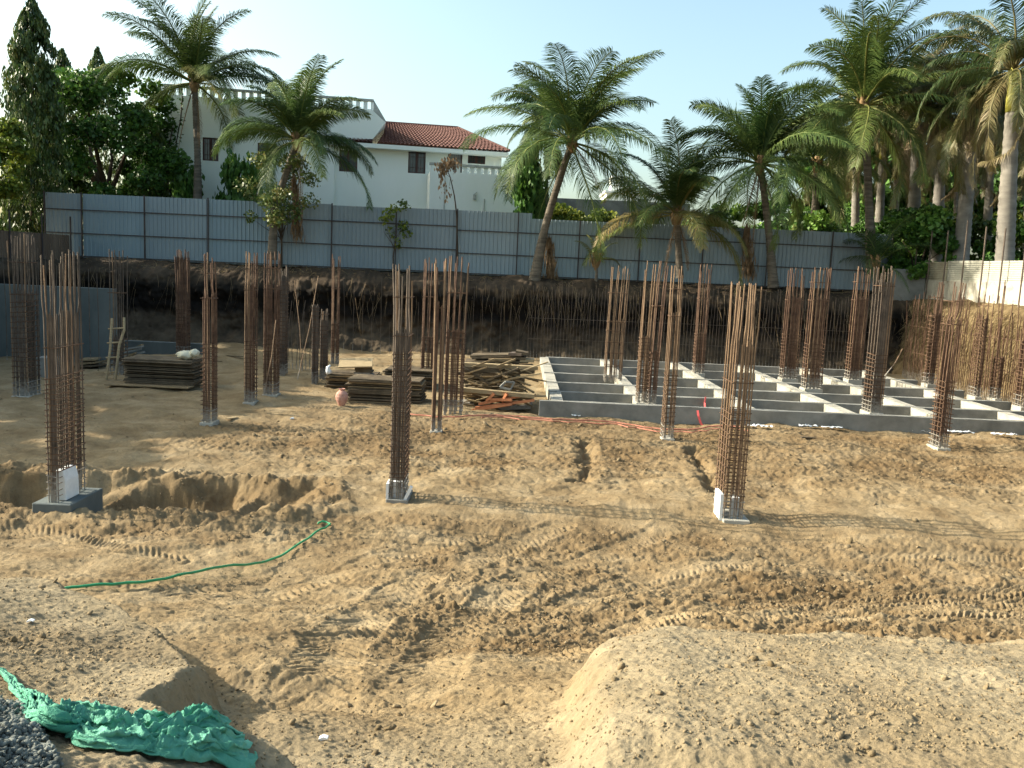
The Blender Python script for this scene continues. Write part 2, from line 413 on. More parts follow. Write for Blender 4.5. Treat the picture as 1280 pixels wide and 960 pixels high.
M['plankpale'] = mat('pale_timber', (.28, .21, .12), (.42, .33, .20), 5, .85, .3, 40, spec=.15, stretch=(1, 5, 5))
M['orange'] = mat('orange_formwork', (.45, .17, .08), (.58, .25, .12), 5, .75, spec=.2)
M['fence'] = mat('galvanised_sheet', (.215, .268, .292), (.265, .322, .345), .35, .55, spec=.35, stretch=(1, 1, .25), metal=.12)
M['fence_b'] = mat('duller_galvanised_sheet', (.195, .242, .262), (.245, .290, .31), .35, .6, spec=.3, stretch=(1, 1, .25), metal=.1)
M['fence_c'] = mat('bluer_galvanised_sheet', (.21, .278, .31), (.255, .33, .362), .35, .5, spec=.35, stretch=(1, 1, .25), metal=.12)
M['rail'] = mat('dark_steel_rail', (.035, .030, .032), (.075, .06, .055), 3, .7)
M['fenceold'] = mat('rusty_sheet', (.10, .07, .05), (.17, .125, .09), 1.2, .8, stretch=(1, 1, .2))
M['wallw'] = mat('house_plaster', (.75, .785, .71), (.80, .825, .76), .5, .9, .1, 40, spec=.2, stretch=(1, 1, .35))
M['balc'] = mat('balcony_plaster', (.76, .79, .73), (.82, .84, .79), .8, .9, .1, 40, spec=.2, stretch=(1, 1, .35))
M['grime'] = mat('weathered_coping', (.30, .31, .28), (.48, .49, .45), 2.5, .9, spec=.2)
M['tile'] = mat('clay_roof_tile', (.085, .040, .035), (.155, .078, .067), 6, .8, .2, 30, spec=.2)
M['frame'] = mat('brown_window_frame', (.055, .022, .018), (.09, .035, .028), 5, .6)
M['glass'] = mat('window_pane', (.03, .035, .04), (.06, .065, .07), 3, .12, spec=.6)
M['curtain'] = mat('grey_shutter', (.30, .31, .30), (.38, .39, .37), 3, .7)
M['white'] = mat('white_sheet', (.36, .35, .29), (.44, .43, .365), 1.5, .6, spec=.3)
M['whitewash'] = mat('whitewashed_masonry', (.26, .235, .19), (.50, .47, .40), 2.2, .9, .5, 25, c3=(.44, .41, .34), spec=.2)
M['pot'] = mat('clay_pot', (.40, .20, .15), (.55, .32, .25), 7, .8)
M['cloth'] = mat('green_shade_net', (.055, .27, .175), (.16, .44, .32), 5, .65, .35, 160, trans=.22, spec=.25, stretch=(1, 1, 1))
M['hose'] = mat('green_hose', (.01, .22, .085), (.02, .30, .12), 5, .45, spec=.5)
M['pink'] = mat('red_tape', (.62, .09, .10), (.70, .14, .14), 8, .6)
M['redcable'] = mat('faded_red_cord', (.36, .13, .085), (.46, .20, .14), 8, .7)
M['plastic'] = mat('white_plastic', (.70, .74, .76), (.80, .83, .85), 8, .35, spec=.5)
M['stone'] = mat('grey_gravel', (.055, .063, .057), (.19, .205, .185), 14, .85, .3, 80, spec=.25, detail=3)
M['bag'] = mat('cream_sack', (.60, .56, .42), (.72, .68, .52), 8, .85)
GREEN = [(0, (.026, .060, .018)), (.35, (.066, .115, .030)), (.65, (.145, .190, .045)), (.85, (.23, .21, .065)), (1, (.33, .24, .10))]
M['coco'] = mat('coconut_frond', (.80, .80, .80), (1, 1, 1), .8, .5, trans=.22, attr=('tint', GREEN), spec=.28)
BROWN = [(0, (.022, .048, .015)), (.3, (.060, .095, .028)), (.6, (.145, .140, .052)), (1, (.26, .19, .10))]
M['royal'] = mat('royal_palm_frond', (.8, .8, .8), (1, 1, 1), .8, .5, trans=.2, attr=('tint', BROWN), spec=.35)
DARK = [(0, (.030, .082, .016)), (.5, (.092, .205, .032)), (1, (.24, .37, .06))]
M['leafdark'] = mat('dark_leaf', (.75, .75, .75), (1, 1, 1), .6, .5, trans=.2, attr=('tint', DARK), spec=.35)
ASH = [(0, (.024, .055, .016)), (.5, (.075, .125, .030)), (.8, (.17, .215, .05)), (1, (.27, .24, .08))]
M['leafash'] = mat('drooping_leaf', (.75, .75, .75), (1, 1, 1), .6, .45, trans=.2, attr=('tint', ASH), spec=.4)
YEL = [(0, (.06, .10, .02)), (.4, (.16, .22, .03)), (1, (.42, .42, .06))]
M['leafyel'] = mat('yellow_green_leaf', (.8, .8, .8), (1, 1, 1), .6, .5, trans=.3, attr=('tint', YEL), spec=.3)
M['deadleaf'] = mat('dead_frond', (.16, .105, .058), (.33, .23, .14), 3, .9, trans=.15, spec=.1)
M['trunk'] = mat('palm_bark', (.07, .060, .048), (.20, .17, .135), 1.5, .9, .8, 14, c3=(.13, .11, .085), spec=.15, stretch=(1, 1, 5))
M['rtrunk'] = mat('smooth_palm_bark', (.13, .118, .10), (.24, .222, .195), 1.2, .85, .3, 12, spec=.2, stretch=(1, 1, 2.5))
M['shaft'] = mat('green_crownshaft', (.20, .20, .035), (.34, .31, .065), 1.5, .5, spec=.4, stretch=(3, 3, .4))
M['bark'] = mat('dark_bark', (.035, .026, .018), (.085, .062, .042), 3, .9, .6, 20, spec=.15, stretch=(1, 1, .3))
M['fibre'] = mat('palm_fibre', (.12, .075, .035), (.28, .18, .085), 6, .9, .5, 30)
for k_ in ('rust', 'rust2', 'tan_bar'): splash(M[k_])
# ------------------------------------------------------------------ ground sheet (dug pit + ramp)
def col_u():
    a = np.linspace(-.70, .70, 900)
    o = .72 + np.cumsum(np.geomspace(.004, .45, 34))
    return np.concatenate([-o[::-1], a, o])
def build_ground():
    u = col_u()
    Yr = np.concatenate([np.linspace(-1.2, 2.2, 40)[:-1], 1 / np.linspace(1 / 2.2, 1 / 15.0, 1150)[:-1], 1 / np.linspace(1 / 15.0, 1 / 44.0, 330)])
    U, Y = np.meshgrid(u, Yr); X = U * (np.maximum(Y, 0.0) * .985 + 1.0)
    Z, pale, damp = terrain(X, Y, True)
    V = np.stack([X, Y, Z], -1).reshape(-1, 3)
    n, m = U.shape; i = np.arange(n * m).reshape(n, m)
    Fc = np.stack([i[:-1, :-1], i[:-1, 1:], i[1:, 1:], i[1:, :-1]], -1).reshape(-1, 4)
    o = mesh_np('ground', V, Fc, M['soil'], attrs={'pale': pale.ravel(), 'damp': damp.ravel()}, smooth=True)
    return tag(o, 'dug up sandy soil of the building pit with tyre tracks', 'ground', kind='structure')
build_ground()
TOP = 3.6
# the land round the pit, out to the horizon
g = MB()
g.quad((-1500, 43.0, TOP), (1500, 43.0, TOP), (1500, 2500, TOP), (-1500, 2500, TOP))
g.quad((-1500, -400, TOP), (-22.2, -400, TOP), (-22.2, 43.0, TOP), (-1500, 43.0, TOP))
g.quad((19.6, -400, TOP), (1500, -400, TOP), (1500, 43.0, TOP), (19.6, 43.0, TOP))
g.quad((-22.2, -400, 2.44), (19.6, -400, 2.44), (19.6, -1.15, 2.44), (-22.2, -1.15, 2.44))
tag(g.build('terrain', M['bankdry']), 'flat earth beyond the pit', 'ground', kind='structure')

# ------------------------------------------------------------------ cut banks of the pit
def bank(name, A, B, prof, mt, label, nu=500, nv=110, amp=1.0, seed=0):
    """A->B runs along the bank; prof is (offset towards the pit, z) from the top to the foot"""
    A = np.array(A, float); B = np.array(B, float); L = np.linalg.norm(B - A); t = (B - A) / L
    nrm = np.array([t[1], -t[0]])
    s = np.linspace(0, L, nu); q = np.linspace(0, 1, nv)
    pr = np.array(prof, float); cum = np.concatenate([[0], np.cumsum(np.hypot(*np.diff(pr, axis=0).T))]); cum /= cum[-1]
    off = np.interp(q, cum, pr[:, 0]); zz = np.interp(q, cum, pr[:, 1])
    S, O = np.meshgrid(s, off); _, Z = np.meshgrid(s, zz)
    side = np.interp(q, [0, .08, .2, 1], [.15, .6, 1, 1])[:, None]
    d = fbm(S * .35, Z * .5, seed + 1, 3) * .35 + fbm(S * 1.5, Z * 1.1, seed + 2, 4, .6) * .20 + fbm(S * 5, Z * 3.5, seed + 3, 3) * .07 + lumps(S, Z, seed + 4, .35, .5) * .3
    O = O + d * amp * side
    Z = Z + (fbm(S * .6, S * 0 + 3, seed + 7, 4) * .16 + fbm(S * 3, O, seed + 5, 3) * .05) * (1 - side * .4)
    X = A[0] + t[0] * S + nrm[0] * O; Y = A[1] + t[1] * S + nrm[1] * O
    n, m = S.shape; i = np.arange(n * m).reshape(n, m)
    Fc = np.stack([i[:-1, :-1], i[1:, :-1], i[1:, 1:], i[:-1, 1:]], -1).reshape(-1, 4)
    o = mesh_np(name, np.stack([X, Y, Z], -1), Fc, mt, smooth=True, attrs={'layer': np.clip(Z / 3.6 + fbm(S * .8, Z, seed + 11, 3) * .05, 0, 1).ravel()})
    return tag(o, label, 'earth bank', kind='structure')
PB = [(-1.0, 3.62), (.3, 3.60), (1.2, 3.38), (2.0, 3.0), (2.35, 2.5), (2.1, 1.9), (2.2, 1.1), (2.5, .6), (3.1, .25), (4.0, -.3)]
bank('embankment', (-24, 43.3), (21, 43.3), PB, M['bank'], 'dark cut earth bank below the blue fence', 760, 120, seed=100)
PR = [(-1.0, 3.45), (.15, 3.40), (.5, 3.1), (.75, 2.4), (.95, 1.5), (1.3, .7), (1.9, -.2)]
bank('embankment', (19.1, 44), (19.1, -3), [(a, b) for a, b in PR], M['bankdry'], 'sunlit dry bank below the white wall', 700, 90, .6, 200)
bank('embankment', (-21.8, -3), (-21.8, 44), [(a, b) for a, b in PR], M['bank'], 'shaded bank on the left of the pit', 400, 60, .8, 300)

# dry roots and grass hanging over the banks
def strands(name, pts, dirs, lens, wd, mt, label, cat, seed=0, droop=.5):
    rng = np.random.default_rng(seed); n = len(pts)
    p0 = np.array(pts, float); d = np.array(dirs, float); Ls = np.array(lens)[:, None]
    side = np.cross(d, rng.normal(size=(n, 3))); side /= np.linalg.norm(side, axis=1)[:, None] + 1e-9
    p1 = p0 + d * Ls * .5 + rng.normal(size=(n, 3)) * Ls * .06
    p2 = p1 + d * Ls * .5 + rng.normal(size=(n, 3)) * Ls * .10; p2[:, 2] -= Ls[:, 0] * droop * .5
    w_ = wd
    V = np.stack([p0 - side * w_, p0 + side * w_, p1 - side * w_ * .8, p1 + side * w_ * .8, p2 - side * w_ * .3, p2 + side * w_ * .3], 1)
    i = np.arange(n)[:, None] * 6
    Fc = np.concatenate([i + np.array([0, 1, 3, 2]), i + np.array([2, 3, 5, 4])])
    return tag(mesh_np(name, V, Fc, mt), label, cat, kind='stuff')
rng = np.random.default_rng(5)
n = 1000
X_ = rng.uniform(-22, 19, n); keep = rng.random(n) < np.interp(X_, [-22, -2, 1, 12, 19], [.25, .35, 1, .5, .8]); X_ = X_[keep]; n = len(X_)
pts = np.stack([X_, 41.1 - rng.random(n) * .25, 3.25 - rng.random(n) ** 1.5 * 1.2], 1)
strands('roots', pts, np.stack([rng.normal(size=n) * .18, -.25 - rng.random(n) * .2, -np.ones(n)], 1), rng.uniform(.3, 1.6, n), .009, M['root'], 'thin roots hanging down the dark bank', 'roots', 6)
n = 5500
Yb = rng.uniform(20, 41.5, n); hh = rng.random(n)
pts = np.stack([19.1 - np.interp(hh, [0, 1], [1.05, .45]) - rng.random(n) * .2, Yb, .7 + hh * 2.5], 1)
strands('dry_grass', pts, np.stack([-.25 - rng.random(n) * .5, rng.normal(size=n) * .25, rng.normal(size=n) * .5 - .55], 1), rng.uniform(.2, .75, n), .011, M['straw'], 'dry grass and roots on the sunlit right bank', 'dry grass', 7)
n = 1100
pts = np.stack([rng.uniform(-21, 19, n), 42.9 - rng.random(n) * 1.2, np.full(n, 3.5)], 1)
pts[:, 2] = np.interp(43.3 - pts[:, 1], [0, .3, 1.2, 2], [3.6, 3.58, 3.35, 3.0])
strands('dry_grass', pts, np.stack([rng.normal(size=n) * .7, -.3 + rng.normal(size=n) * .4, np.abs(rng.normal(size=n)) * .5 + .1], 1), rng.uniform(.1, .38, n), .009, M['straw'], 'dry litter and weeds along the foot of the blue fence', 'dry grass', 8)

# clods lying loose on the soil
def rocks(name, P, sizes, mt, label, cat, seed, flat=.75):
    rng = np.random.default_rng(seed)
    t = (1 + 5 ** .5) / 2
    base = np.array([(-1, t, 0), (1, t, 0), (-1, -t, 0), (1, -t, 0), (0, -1, t), (0, 1, t), (0, -1, -t), (0, 1, -t), (t, 0, -1), (t, 0, 1), (-t, 0, -1), (-t, 0, 1)], float) / 1.9
    fc = np.array([(0, 11, 5), (0, 5, 1), (0, 1, 7), (0, 7, 10), (0, 10, 11), (1, 5, 9), (5, 11, 4), (11, 10, 2), (10, 7, 6), (7, 1, 8), (3, 9, 4), (3, 4, 2), (3, 2, 6), (3, 6, 8), (3, 8, 9), (4, 9, 5), (2, 4, 11), (6, 2, 10), (8, 6, 7), (9, 8, 1)])
    n = len(P); B = base[None] * (1 + rng.uniform(-.28, .28, (n, 12, 1)))
    B = B * rng.uniform(.6, 1.25, (n, 1, 3)) * np.array([1, 1, flat]); a = rng.uniform(0, 6.28, n); c, s = np.cos(a)[:, None], np.sin(a)[:, None]
    x = B[..., 0] * c - B[..., 1] * s; y = B[..., 0] * s + B[..., 1] * c
    tl = rng.normal(size=(n, 1)) * .5; z = B[..., 2] + x * tl
    V = np.stack([x, y, z], -1) * np.array(sizes)[:, None, None] + np.array(P)[:, None]
    Fc = (np.arange(n)[:, None, None] * 12 + fc[None]).reshape(-1, 3)
    return tag(mesh_np(name, V, Fc, mt, k=3), label, cat, kind='stuff')
n = 80000
Yc = 1 / rng.uniform(1 / 34, 1 / 3.0, n) ; Uc = rng.uniform(-.66, .66, n); Xc = Uc * Yc
Zc, pl, dp = terrain(Xc, Yc, True)
keep = rng.random(n) < np.clip(.06 + dp * .75 + pl * .05, 0, 1)
Xc, Yc, Zc = Xc[keep], Yc[keep], Zc[keep]; n = len(Xc)
sz = rng.uniform(.005, .015, n) * (1 + (rng.random(n) < .05) * rng.random(n) * 2.4) * np.interp(Yc, [3, 8, 20, 30], [.5, 1.0, 1.9, 2.2])
rocks('soil_clods', np.stack([Xc, Yc, Zc + sz * .15], 1), sz, M['clod'], 'loose clods of soil scattered over the pit floor', 'clods', 9)

# gravel heap in the near left corner
GP = P2(.45, (-60, 838), (20, 838), (48, 880), (75, 925), (100, 975), (130, 1060), (-200, 1060))
gx = np.array([p[0] for p in GP]); gy = np.array([p[1] for p in GP])
n = 26000
px_ = rng.uniform(gx.min(), gx.max(), n); py_ = rng.uniform(gy.min(), gy.max(), n)
d = sdpoly(px_, py_, GP); k = d > -.02; px_, py_, d = px_[k], py_[k], d[k]
gz = terrain(px_, py_) + np.clip(d, 0, .5) * .14 + rng.random(len(d)) * .03 - .004
rocks('gravel', np.stack([px_, py_, gz], 1), rng.uniform(.006, .0135, len(d)), M['stone'], 'grey crushed stone heap in the near left corner', 'gravel', 10)

# ------------------------------------------------------------------ blue metal sheet fence
FY = 43.6
def fx(px): return at(px, 300, FY).x
def fz(px, py): return at(px, py, FY).z
fe = thing('sheet_metal_fence', 'long blue-grey corrugated sheet metal fence on top of the dark bank', 'fence', (0, FY, TOP))
posts = [58, 104, 182, 261, 339, 415, 495, 571, 647, 724, 800, 879, 960, 1040, 1115]
def panel_mesh(w_, h):
    """trapezoid ribbed sheet"""
    xs = []; x = 0; p = .2
    while x < w_ - 1e-6:
        for dx, dy in ((0, 0), (.135, 0), (.150, -.030), (.180, -.030), (.195, 0)):
            if x + dx <= w_: xs.append((x + dx, dy))
        x += p
    xs.append((w_, 0)); m = MB()
    for (a, ya), (b, yb) in zip(xs[:-1], xs[1:]):
        if b > a: m.quad((a, ya, 0), (b, yb, 0), (b, yb, h), (a, ya, h))
    return m
for i in range(len(posts) - 1):
    x0, x1 = fx(posts[i]), fx(posts[i + 1])
    segs = [(x0, x1)]
    if posts[i] == 647: xm = fx(664); segs = [(x0, xm), (xm, x1)]
    for (a, b) in segs:
        c = (a + b) / 2
        h = (6.68 if c < fx(661) else 6.42) - TOP
        if posts[i] == 339: h += .02
        if i == 5: h -= .03
        o = panel_mesh(b - a - .01, h + .1).build('sheet_panel', M[('fence', 'fence_c', 'fence_b', 'fence', 'fence_b', 'fence_c', 'fence')[(i * 5) % 7]], fe); o.location = (a + .005, 0.0, -.1)
        o.rotation_euler = (R(random.Random(i).uniform(-.5, .5)), 0, 0)
for i, p in enumerate(posts):
    m = MB(); hh = (6.74 if p <= 647 else 6.45) - TOP
    m.box(-.028, .028, -.14, -.085, -.3, hh); o = m.build('post', M['rail'], fe); o.location = (fx(p), 0, 0)
for i in range(len(posts) - 1):
    x0, x1 = fx(posts[i]), fx(posts[i + 1])
    for lv in ((.07, 1.17, 2.30) if posts[i] < 571 else (.05, 1.02, 2.12)):
        m = MB(); m.box(x0 + .03, x1 - .03, -.084, -.045, lv - .022, lv + .022); m.build('rail', M['rail'], fe)
# kerb-like strip of blue plastic at the fence foot
fo = thing('sheet_metal_fence', 'old brown rusty sheet fence along the left bank under the drooping tree', 'fence', (-21.9, 0, 3.35))
for i in range(16):
    y = 43.4 - i * 2.6
    o = panel_mesh(2.58, 1.3).build('sheet_panel', M['fenceold'], fo); o.location = (0, y, 0); o.rotation_euler = (0, 0, R(-90))
    m = MB(); m.box(.04, .09, -.03, .03, -.2, 2.2); o = m.build('post', M['rail'], fo); o.location = (0, y, 0)

# white wall at the right
ww = thing('boundary_wall', 'whitewashed masonry wall topped with white ribbed sheets on the right bank', 'wall', (0, 0, 0))
WX = 19.35
def wy(px):   # distance along the wall at which column px shows
    a = (px - 640) / F; d = ray(px, 350); return WX * d.y / d.x
ys = [wy(1143), wy(1182), wy(1226), wy(1277), 27.2, 23.5, 20, 16.5, 13, 9.5, 6]
m = MB(); nseg = 60
for i in range(nseg):
    y0 = ys[0] - (ys[0] - 4) * i / nseg; y1 = ys[0] - (ys[0] - 4) * (i + 1) / nseg
    a0 = random.Random(i).uniform(-.02, .02); a1 = random.Random(i + 1).uniform(-.02, .02)
    m.quad((WX + a0, y0, 3.0), (WX + a1, y1, 3.0), (WX + a1, y1, 4.28), (WX + a0, y0, 4.28))
    m.quad((WX + a0, y0, 4.28), (WX + a1, y1, 4.28), (WX + .25, y1, 4.28), (WX + .25, y0, 4.28))
m.quad((WX, ys[0], 3.0), (WX, ys[0], 4.28), (WX + .25, ys[0], 4.28), (WX + .25, ys[0], 3.0))
m.build('masonry', M['whitewash'], ww)
def ribbed(y0, y1, z0, z1, mt, x=WX + .03, pitch=.085):
    m = MB(); z = z0
    while z < z1:
        zz = min(z + pitch, z1); k = z + pitch * .7
        m.quad((x, y0, z), (x, y1, z), (x, y1, min(k, z1)), (x, y0, min(k, z1)))
        if k < z1: m.quad((x, y0, k), (x, y1, k), (x + .045, y1, zz), (x + .045, y0, zz)); m.quad((x + .045, y0, zz), (x + .045, y1, zz), (x, y1, zz + .002), (x, y0, zz + .002))
        z = zz
    m.quad((x - .01, y0, z1), (x - .01, y1, z1), (x + .04, y1, z1), (x + .04, y0, z1))
    m.quad((x - .01, y0, z1 - .05), (x - .01, y1, z1 - .05), (x - .01, y1, z1), (x - .01, y0, z1))
    return m.build('ribbed_sheet', mt, ww)
ribbed(ys[0] - .05, ys[1] + .02, 4.29, 5.12, mat('dirty_ribbed_sheet', (.24, .21, .15), (.42, .38, .28), 2, .8))
for i in range(1, len(ys) - 1):
    ribbed(ys[i] - .02, ys[i + 1] + .02, 4.285, 5.13 + .03 * (i % 2), M['white'])
m = MB(); m.box(WX - 1.6, WX - .05, 42.0, 42.2, 3.2, 4.75); 
o = m.build('boundary_wall', M['conc'], None); tag(o, 'short grey end wall where the blue fence meets the white wall', 'wall')
# thin steel posts standing in front of the white wall
xs_ = [1143, 1160, 1180, 1203, 1227, 1251, 1278]; tops = [284, 288, 288, 275, 283, 285, 238]
proto = None
names = ['first tall steel post at the far end of the white wall', 'second tall steel post from the far end of the white wall', 'third tall steel post at the end of the dirty ribbed sheet',
         'tall steel post in front of the whitest palm trunk base', 'tall steel post between the two big palm trunks', 'tall steel post in front of the thickest palm trunk', 'nearest and tallest steel post by the picture edge']
for i, (p, tp) in enumerate(zip(xs_, tops)):
    d = ray(p, 340); y = (WX - .25) * d.y / d.x
    t = thing('steel_post', names[i], 'post', (WX - .25, y, 3.1), group='thin steel posts along the white wall')
    top = at(p, tp, y).z - 3.1
    m = MB(); m.tube([(0, 0, 0), (0.01, 0, top * .5), (0, 0, top)], .032, 6); m.build('pole', M['rust2'], t)
    m = MB(); m.box(-.07, .07, -.07, .07, -.02, .015); m.build('foot_plate', M['rust2'], t)

# ------------------------------------------------------------------ house
def wall_grid(m, x0, x1, z0, z1, ops, y=0.0, dep=.22):
    """front face with real openings and their reveals"""
    xs = sorted({x0, x1, *[o[0] for o in ops], *[o[1] for o in ops]}); zs = sorted({z0, z1, *[o[2] for o in ops], *[o[3] for o in ops]})
    for a, b in zip(xs[:-1], xs[1:]):
        for c, d in zip(zs[:-1], zs[1:]):
            cx, cz = (a + b) / 2, (c + d) / 2
            if any(o[0] < cx < o[1] and o[2] < cz < o[3] for o in ops): continue
            m.quad((a, y, c), (b, y, c), (b, y, d), (a, y, d))
    for a, b, c, d in ops:
        m.quad((a, y, c), (a, y, d), (a, y + dep, d), (a, y + dep, c)); m.quad((b, y, c), (b, y + dep, c), (b, y + dep, d), (b, y, d))
        m.quad((a, y, c), (a, y + dep, c), (b, y + dep, c), (b, y, c)); m.quad((a, y, d), (b, y, d), (b, y + dep, d), (a, y + dep, d))
def window(parent, a, b, c, d, y, leaves=2, pane='glass', nm='window'):
    m = MB(); t = .07; yy = y + .10
    m.box(a, b, yy, yy + .06, c, c + t); m.box(a, b, yy, yy + .06, d - t, d)
    m.box(a, a + t, yy, yy + .06, c + t, d - t); m.box(b - t, b, yy, yy + .06, c + t, d - t)
    for k in range(1, leaves):
        x = a + (b - a) * k / leaves; m.box(x - .05, x + .05, yy - .01, yy + .06, c + t, d - t)
    f = m.build(nm, M['frame'], parent)
    m = MB(); m.quad((a + t, yy + .04, c + t), (b - t, yy + .04, c + t), (b - t, yy + .04, d - t), (a + t, yy + .04, d - t)); m.build('pane', M[pane], f)
    m = MB()
    for k in range(6):
        x = a + .12 + (b - a - .24) * k / 5; m.box(x - .008, x + .008, yy - .03, yy - .015, c + .05, d - .05)
    for z in (c + .35, d - .35): m.box(a + .05, b - .05, yy - .032, yy - .016, z - .008, z + .008)
    m.build('grille', M['frame'], f)
def balustrade(parent, x0, x1, z0, h, y, mt, pitch=.44, gapw=.2, dep=.16, cope=.14, dx=0):
    m = MB(); m.box(x0, x1, y, y + dep, z0, z0 + .06)
    n = max(1, round((x1 - x0) / pitch)); p = (x1 - x0) / n
    for i in range(n + 1):
        a = max(x0, x0 + i * p - (p - gapw) / 2); b = min(x1, x0 + i * p + (p - gapw) / 2); m.box(a, b, y + .01, y + dep - .01, z0 + .06, z0 + h - cope)
    m.build('balustrade', mt, parent)
    m = MB(); m.box(x0 - .04, x1 + .04, y - .05, y + dep + .05, z0 + h - cope, z0 + h); m.build('coping', M['grime'], parent)
A = at(206, 250, 52.0); Bp = at(480, 250, 54.2)
hrz = math.atan2(Bp.y - A.y, Bp.x - A.x)
ho = thing('house', 'large white two storey house with red tiled roof and pierced parapet behind the blue fence', 'house', (A.x, A.y, TOP), hrz)
def hl(px, py, off=0.0):
    """point of the facade plane (pushed back by off) in house coordinates, at pixel"""
    c, s = math.cos(hrz), math.sin(hrz); d = ray(px, py)
    nx, ny = -s, c
    t = ((A.x + nx * off) * nx + (A.y + ny * off) * ny) / (d.x * nx + d.y * ny)
    P = CAM + d * t; rx, ry = P.x - A.x, P.y - A.y
    return rx * c + ry * s, P.z - TOP
zA = hl(330, 128)[1]          # parapet base of the tall block
xA = hl(466, 140)[0]; zTop = hl(330, 115)[1] + .05
win = lambda a, b, c, d: (hl(a, c)[0], hl(b, c)[0], hl((a + b) / 2, d)[1], hl((a + b) / 2, c)[1])
ops = [win(253, 273, 172, 201), win(322, 346, 179, 204)]
xE = hl(628, 200)[0]; zE = hl(520, 186)[1]
ops2 = [win(424, 447, 187, 214), win(511, 533, 188, 216), win(561, 579, 190, 226), win(586, 608, 191, 204)]
ops2[2] = (ops2[2][0], ops2[2][1], ops2[2][2], ops2[2][3])
xM = hl(418, 200)[0]
m = MB(); wall_grid(m, 0, xM, -.5, zA, ops); m.quad((0, 0, -.5), (0, 0, zA), (0, 9, zA), (0, 9, -.5))
m.quad((0, 0, zA), (xA, 0, zA), (xA, 9, zA), (0, 9, zA)); m.quad((0, 9, -.5), (0, 9, zA), (xA, 9, zA), (xA, 9, -.5))
# upper part that stands over the tiled roof, with its sloped end
xS = hl(482, 160)[0]; zS = hl(482, 153)[1]; zU = hl(440, 172)[1]
xS2 = hl(466, 171)[0]
m.poly([(xM, 0, zU - .2), (xS2, 0, zU), (xS, 0, zS), (xA, 0, zA), (xM, 0, zA)])
m.quad((xA, 0, zA), (xS, 0, zS), (xS, 9, zS), (xA, 9, zA)); m.quad((xS, 0, zS), (xS2, 0, zU), (xS2, 9, zU), (xS, 9, zS))
m.build('wall', M['wallw'], ho)
m = MB(); wall_grid(m, xM + .001, xE, -.5, zE, ops2, y=.35); m.quad((xE, .35, -.5), (xE, 8, -.5), (xE, 8, zE), (xE, .35, zE)); m.quad((xM, 0, -.5), (xM, .35, -.5), (xM, .35, zU), (xM, 0, zU))
m.build('wall', M['wallw'], ho)
for o in ops: window(ho, *o, y=0)
window(ho, *ops2[0], y=.35); window(ho, *ops2[1], y=.35)
window(ho, *ops2[2], y=.35, leaves=1, pane='curtain', nm='door'); window(ho, *ops2[3], y=.35)
balustrade(ho, .02, xA, zA, zTop - zA, .02, M['wallw'])
# parapet return on the left side, running back
m = MB(); m.box(.02, .18, .2, 9, zA, zTop - .1); m.build('parapet', M['wallw'], ho)
m = MB(); m.prism([(xA + .02, zA), (xS, zS + .02), (xS, zS + .10), (xA + .02, zTop)], .0, .2); m.build('sloped_parapet', M['grime'], ho)
# tiled hip roof
zR = hl(520, 157, 3.4)[1]; xr0 = hl(474, 156, 3.4)[0]; xr1 = hl(572, 160, 3.4)[0]
e0, e1 = xM - .3, xE + .35; ye = -.35; zeL = zE + .12
roof = MB()
def tiles(P0, P1, Q0, Q1, n):
    """barrel-tile courses running from the eave P0-P1 up to the ridge Q0-Q1"""
    P0, P1, Q0, Q1 = map(Vector, (P0, P1, Q0, Q1))
    nv = 14
    for i in range(n):
        for k in range(4):
            a, b = (i + k / 4) / n, (i + (k + 1) / 4) / n
            ha, hb = (abs(math.sin(math.pi * (k / 4))) * .09, abs(math.sin(math.pi * ((k + 1) / 4))) * .09)
            for v in range(nv):
                va, vb = v / nv, (v + 1) / nv
                def q(s, vv, hh): return P0.lerp(P1, s).lerp(Q0.lerp(Q1, s), vv) + Vector((0, 0, hh + .03 * (1 - (vv * nv) % 1 if vv != vb else 0)))
                roof.quad(q(a, va, ha + .02), q(b, va, hb + .02), q(b, vb, hb), q(a, vb, ha))
tiles((e0, ye, zeL), (e1, ye, zeL), (xr0 - 1.6, 3.4, zR), (xr1, 3.4, zR), 44)
tiles((e1, ye, zeL), (e1, 7.2, zeL), (xr1, 3.4, zR), (xr1 + .01, 3.45, zR), 22)
roof.quad((e0, 7.2, zeL), (e1, 7.2, zeL), (xr1, 3.4, zR), (xr0 - 1.6, 3.4, zR))
roof.build('roof', M['tile'], ho)
m = MB(); m.tube([(xr0 - 1.6, 3.4, zR + .06), (xr1, 3.4, zR + .06), (e1, ye, zeL + .10)], .09, 8); m.build('ridge_tiles', M['tile'], ho)
m = MB(); m.box(e0, e1 - .03, ye + .03, .34, zE - .14, zE + .10); m.build('eave_slab', M['wallw'], ho)
# balcony block
bo = -2.0
xb0, xb1 = hl(537, 230, bo)[0], hl(650, 230, bo)[0]; zb = hl(590, 218, bo)[1]; zbt = hl(590, 206, bo)[1]
m = MB(); m.box(xb0, xb1, bo, .34, -.5, zb); m.build('balcony_wall', M['balc'], ho)
balustrade(ho, xb0, xb1, zb + .002, zbt - zb, bo + .02, M['balc'], .40, .18)
m = MB(); m.box(xb1 - .2, xb1 - .04, bo + .25, .2, zb + .003, zbt - .16); m.build('balcony_parapet', M['balc'], ho)
x_, z_ = hl(593, 246, bo); m = MB(); m.box(x_ - .09, x_ + .09, bo - .12, bo - .003, z_ - .17, z_ + .12); m.prism([(x_ - .02, z_ + .12), (x_ + .14, z_ + .26), (x_ + .14, z_ + .3), (x_ - .06, z_ + .14)], bo - .12, bo - .05); m.build('wall_lamp', M['grime'], ho)
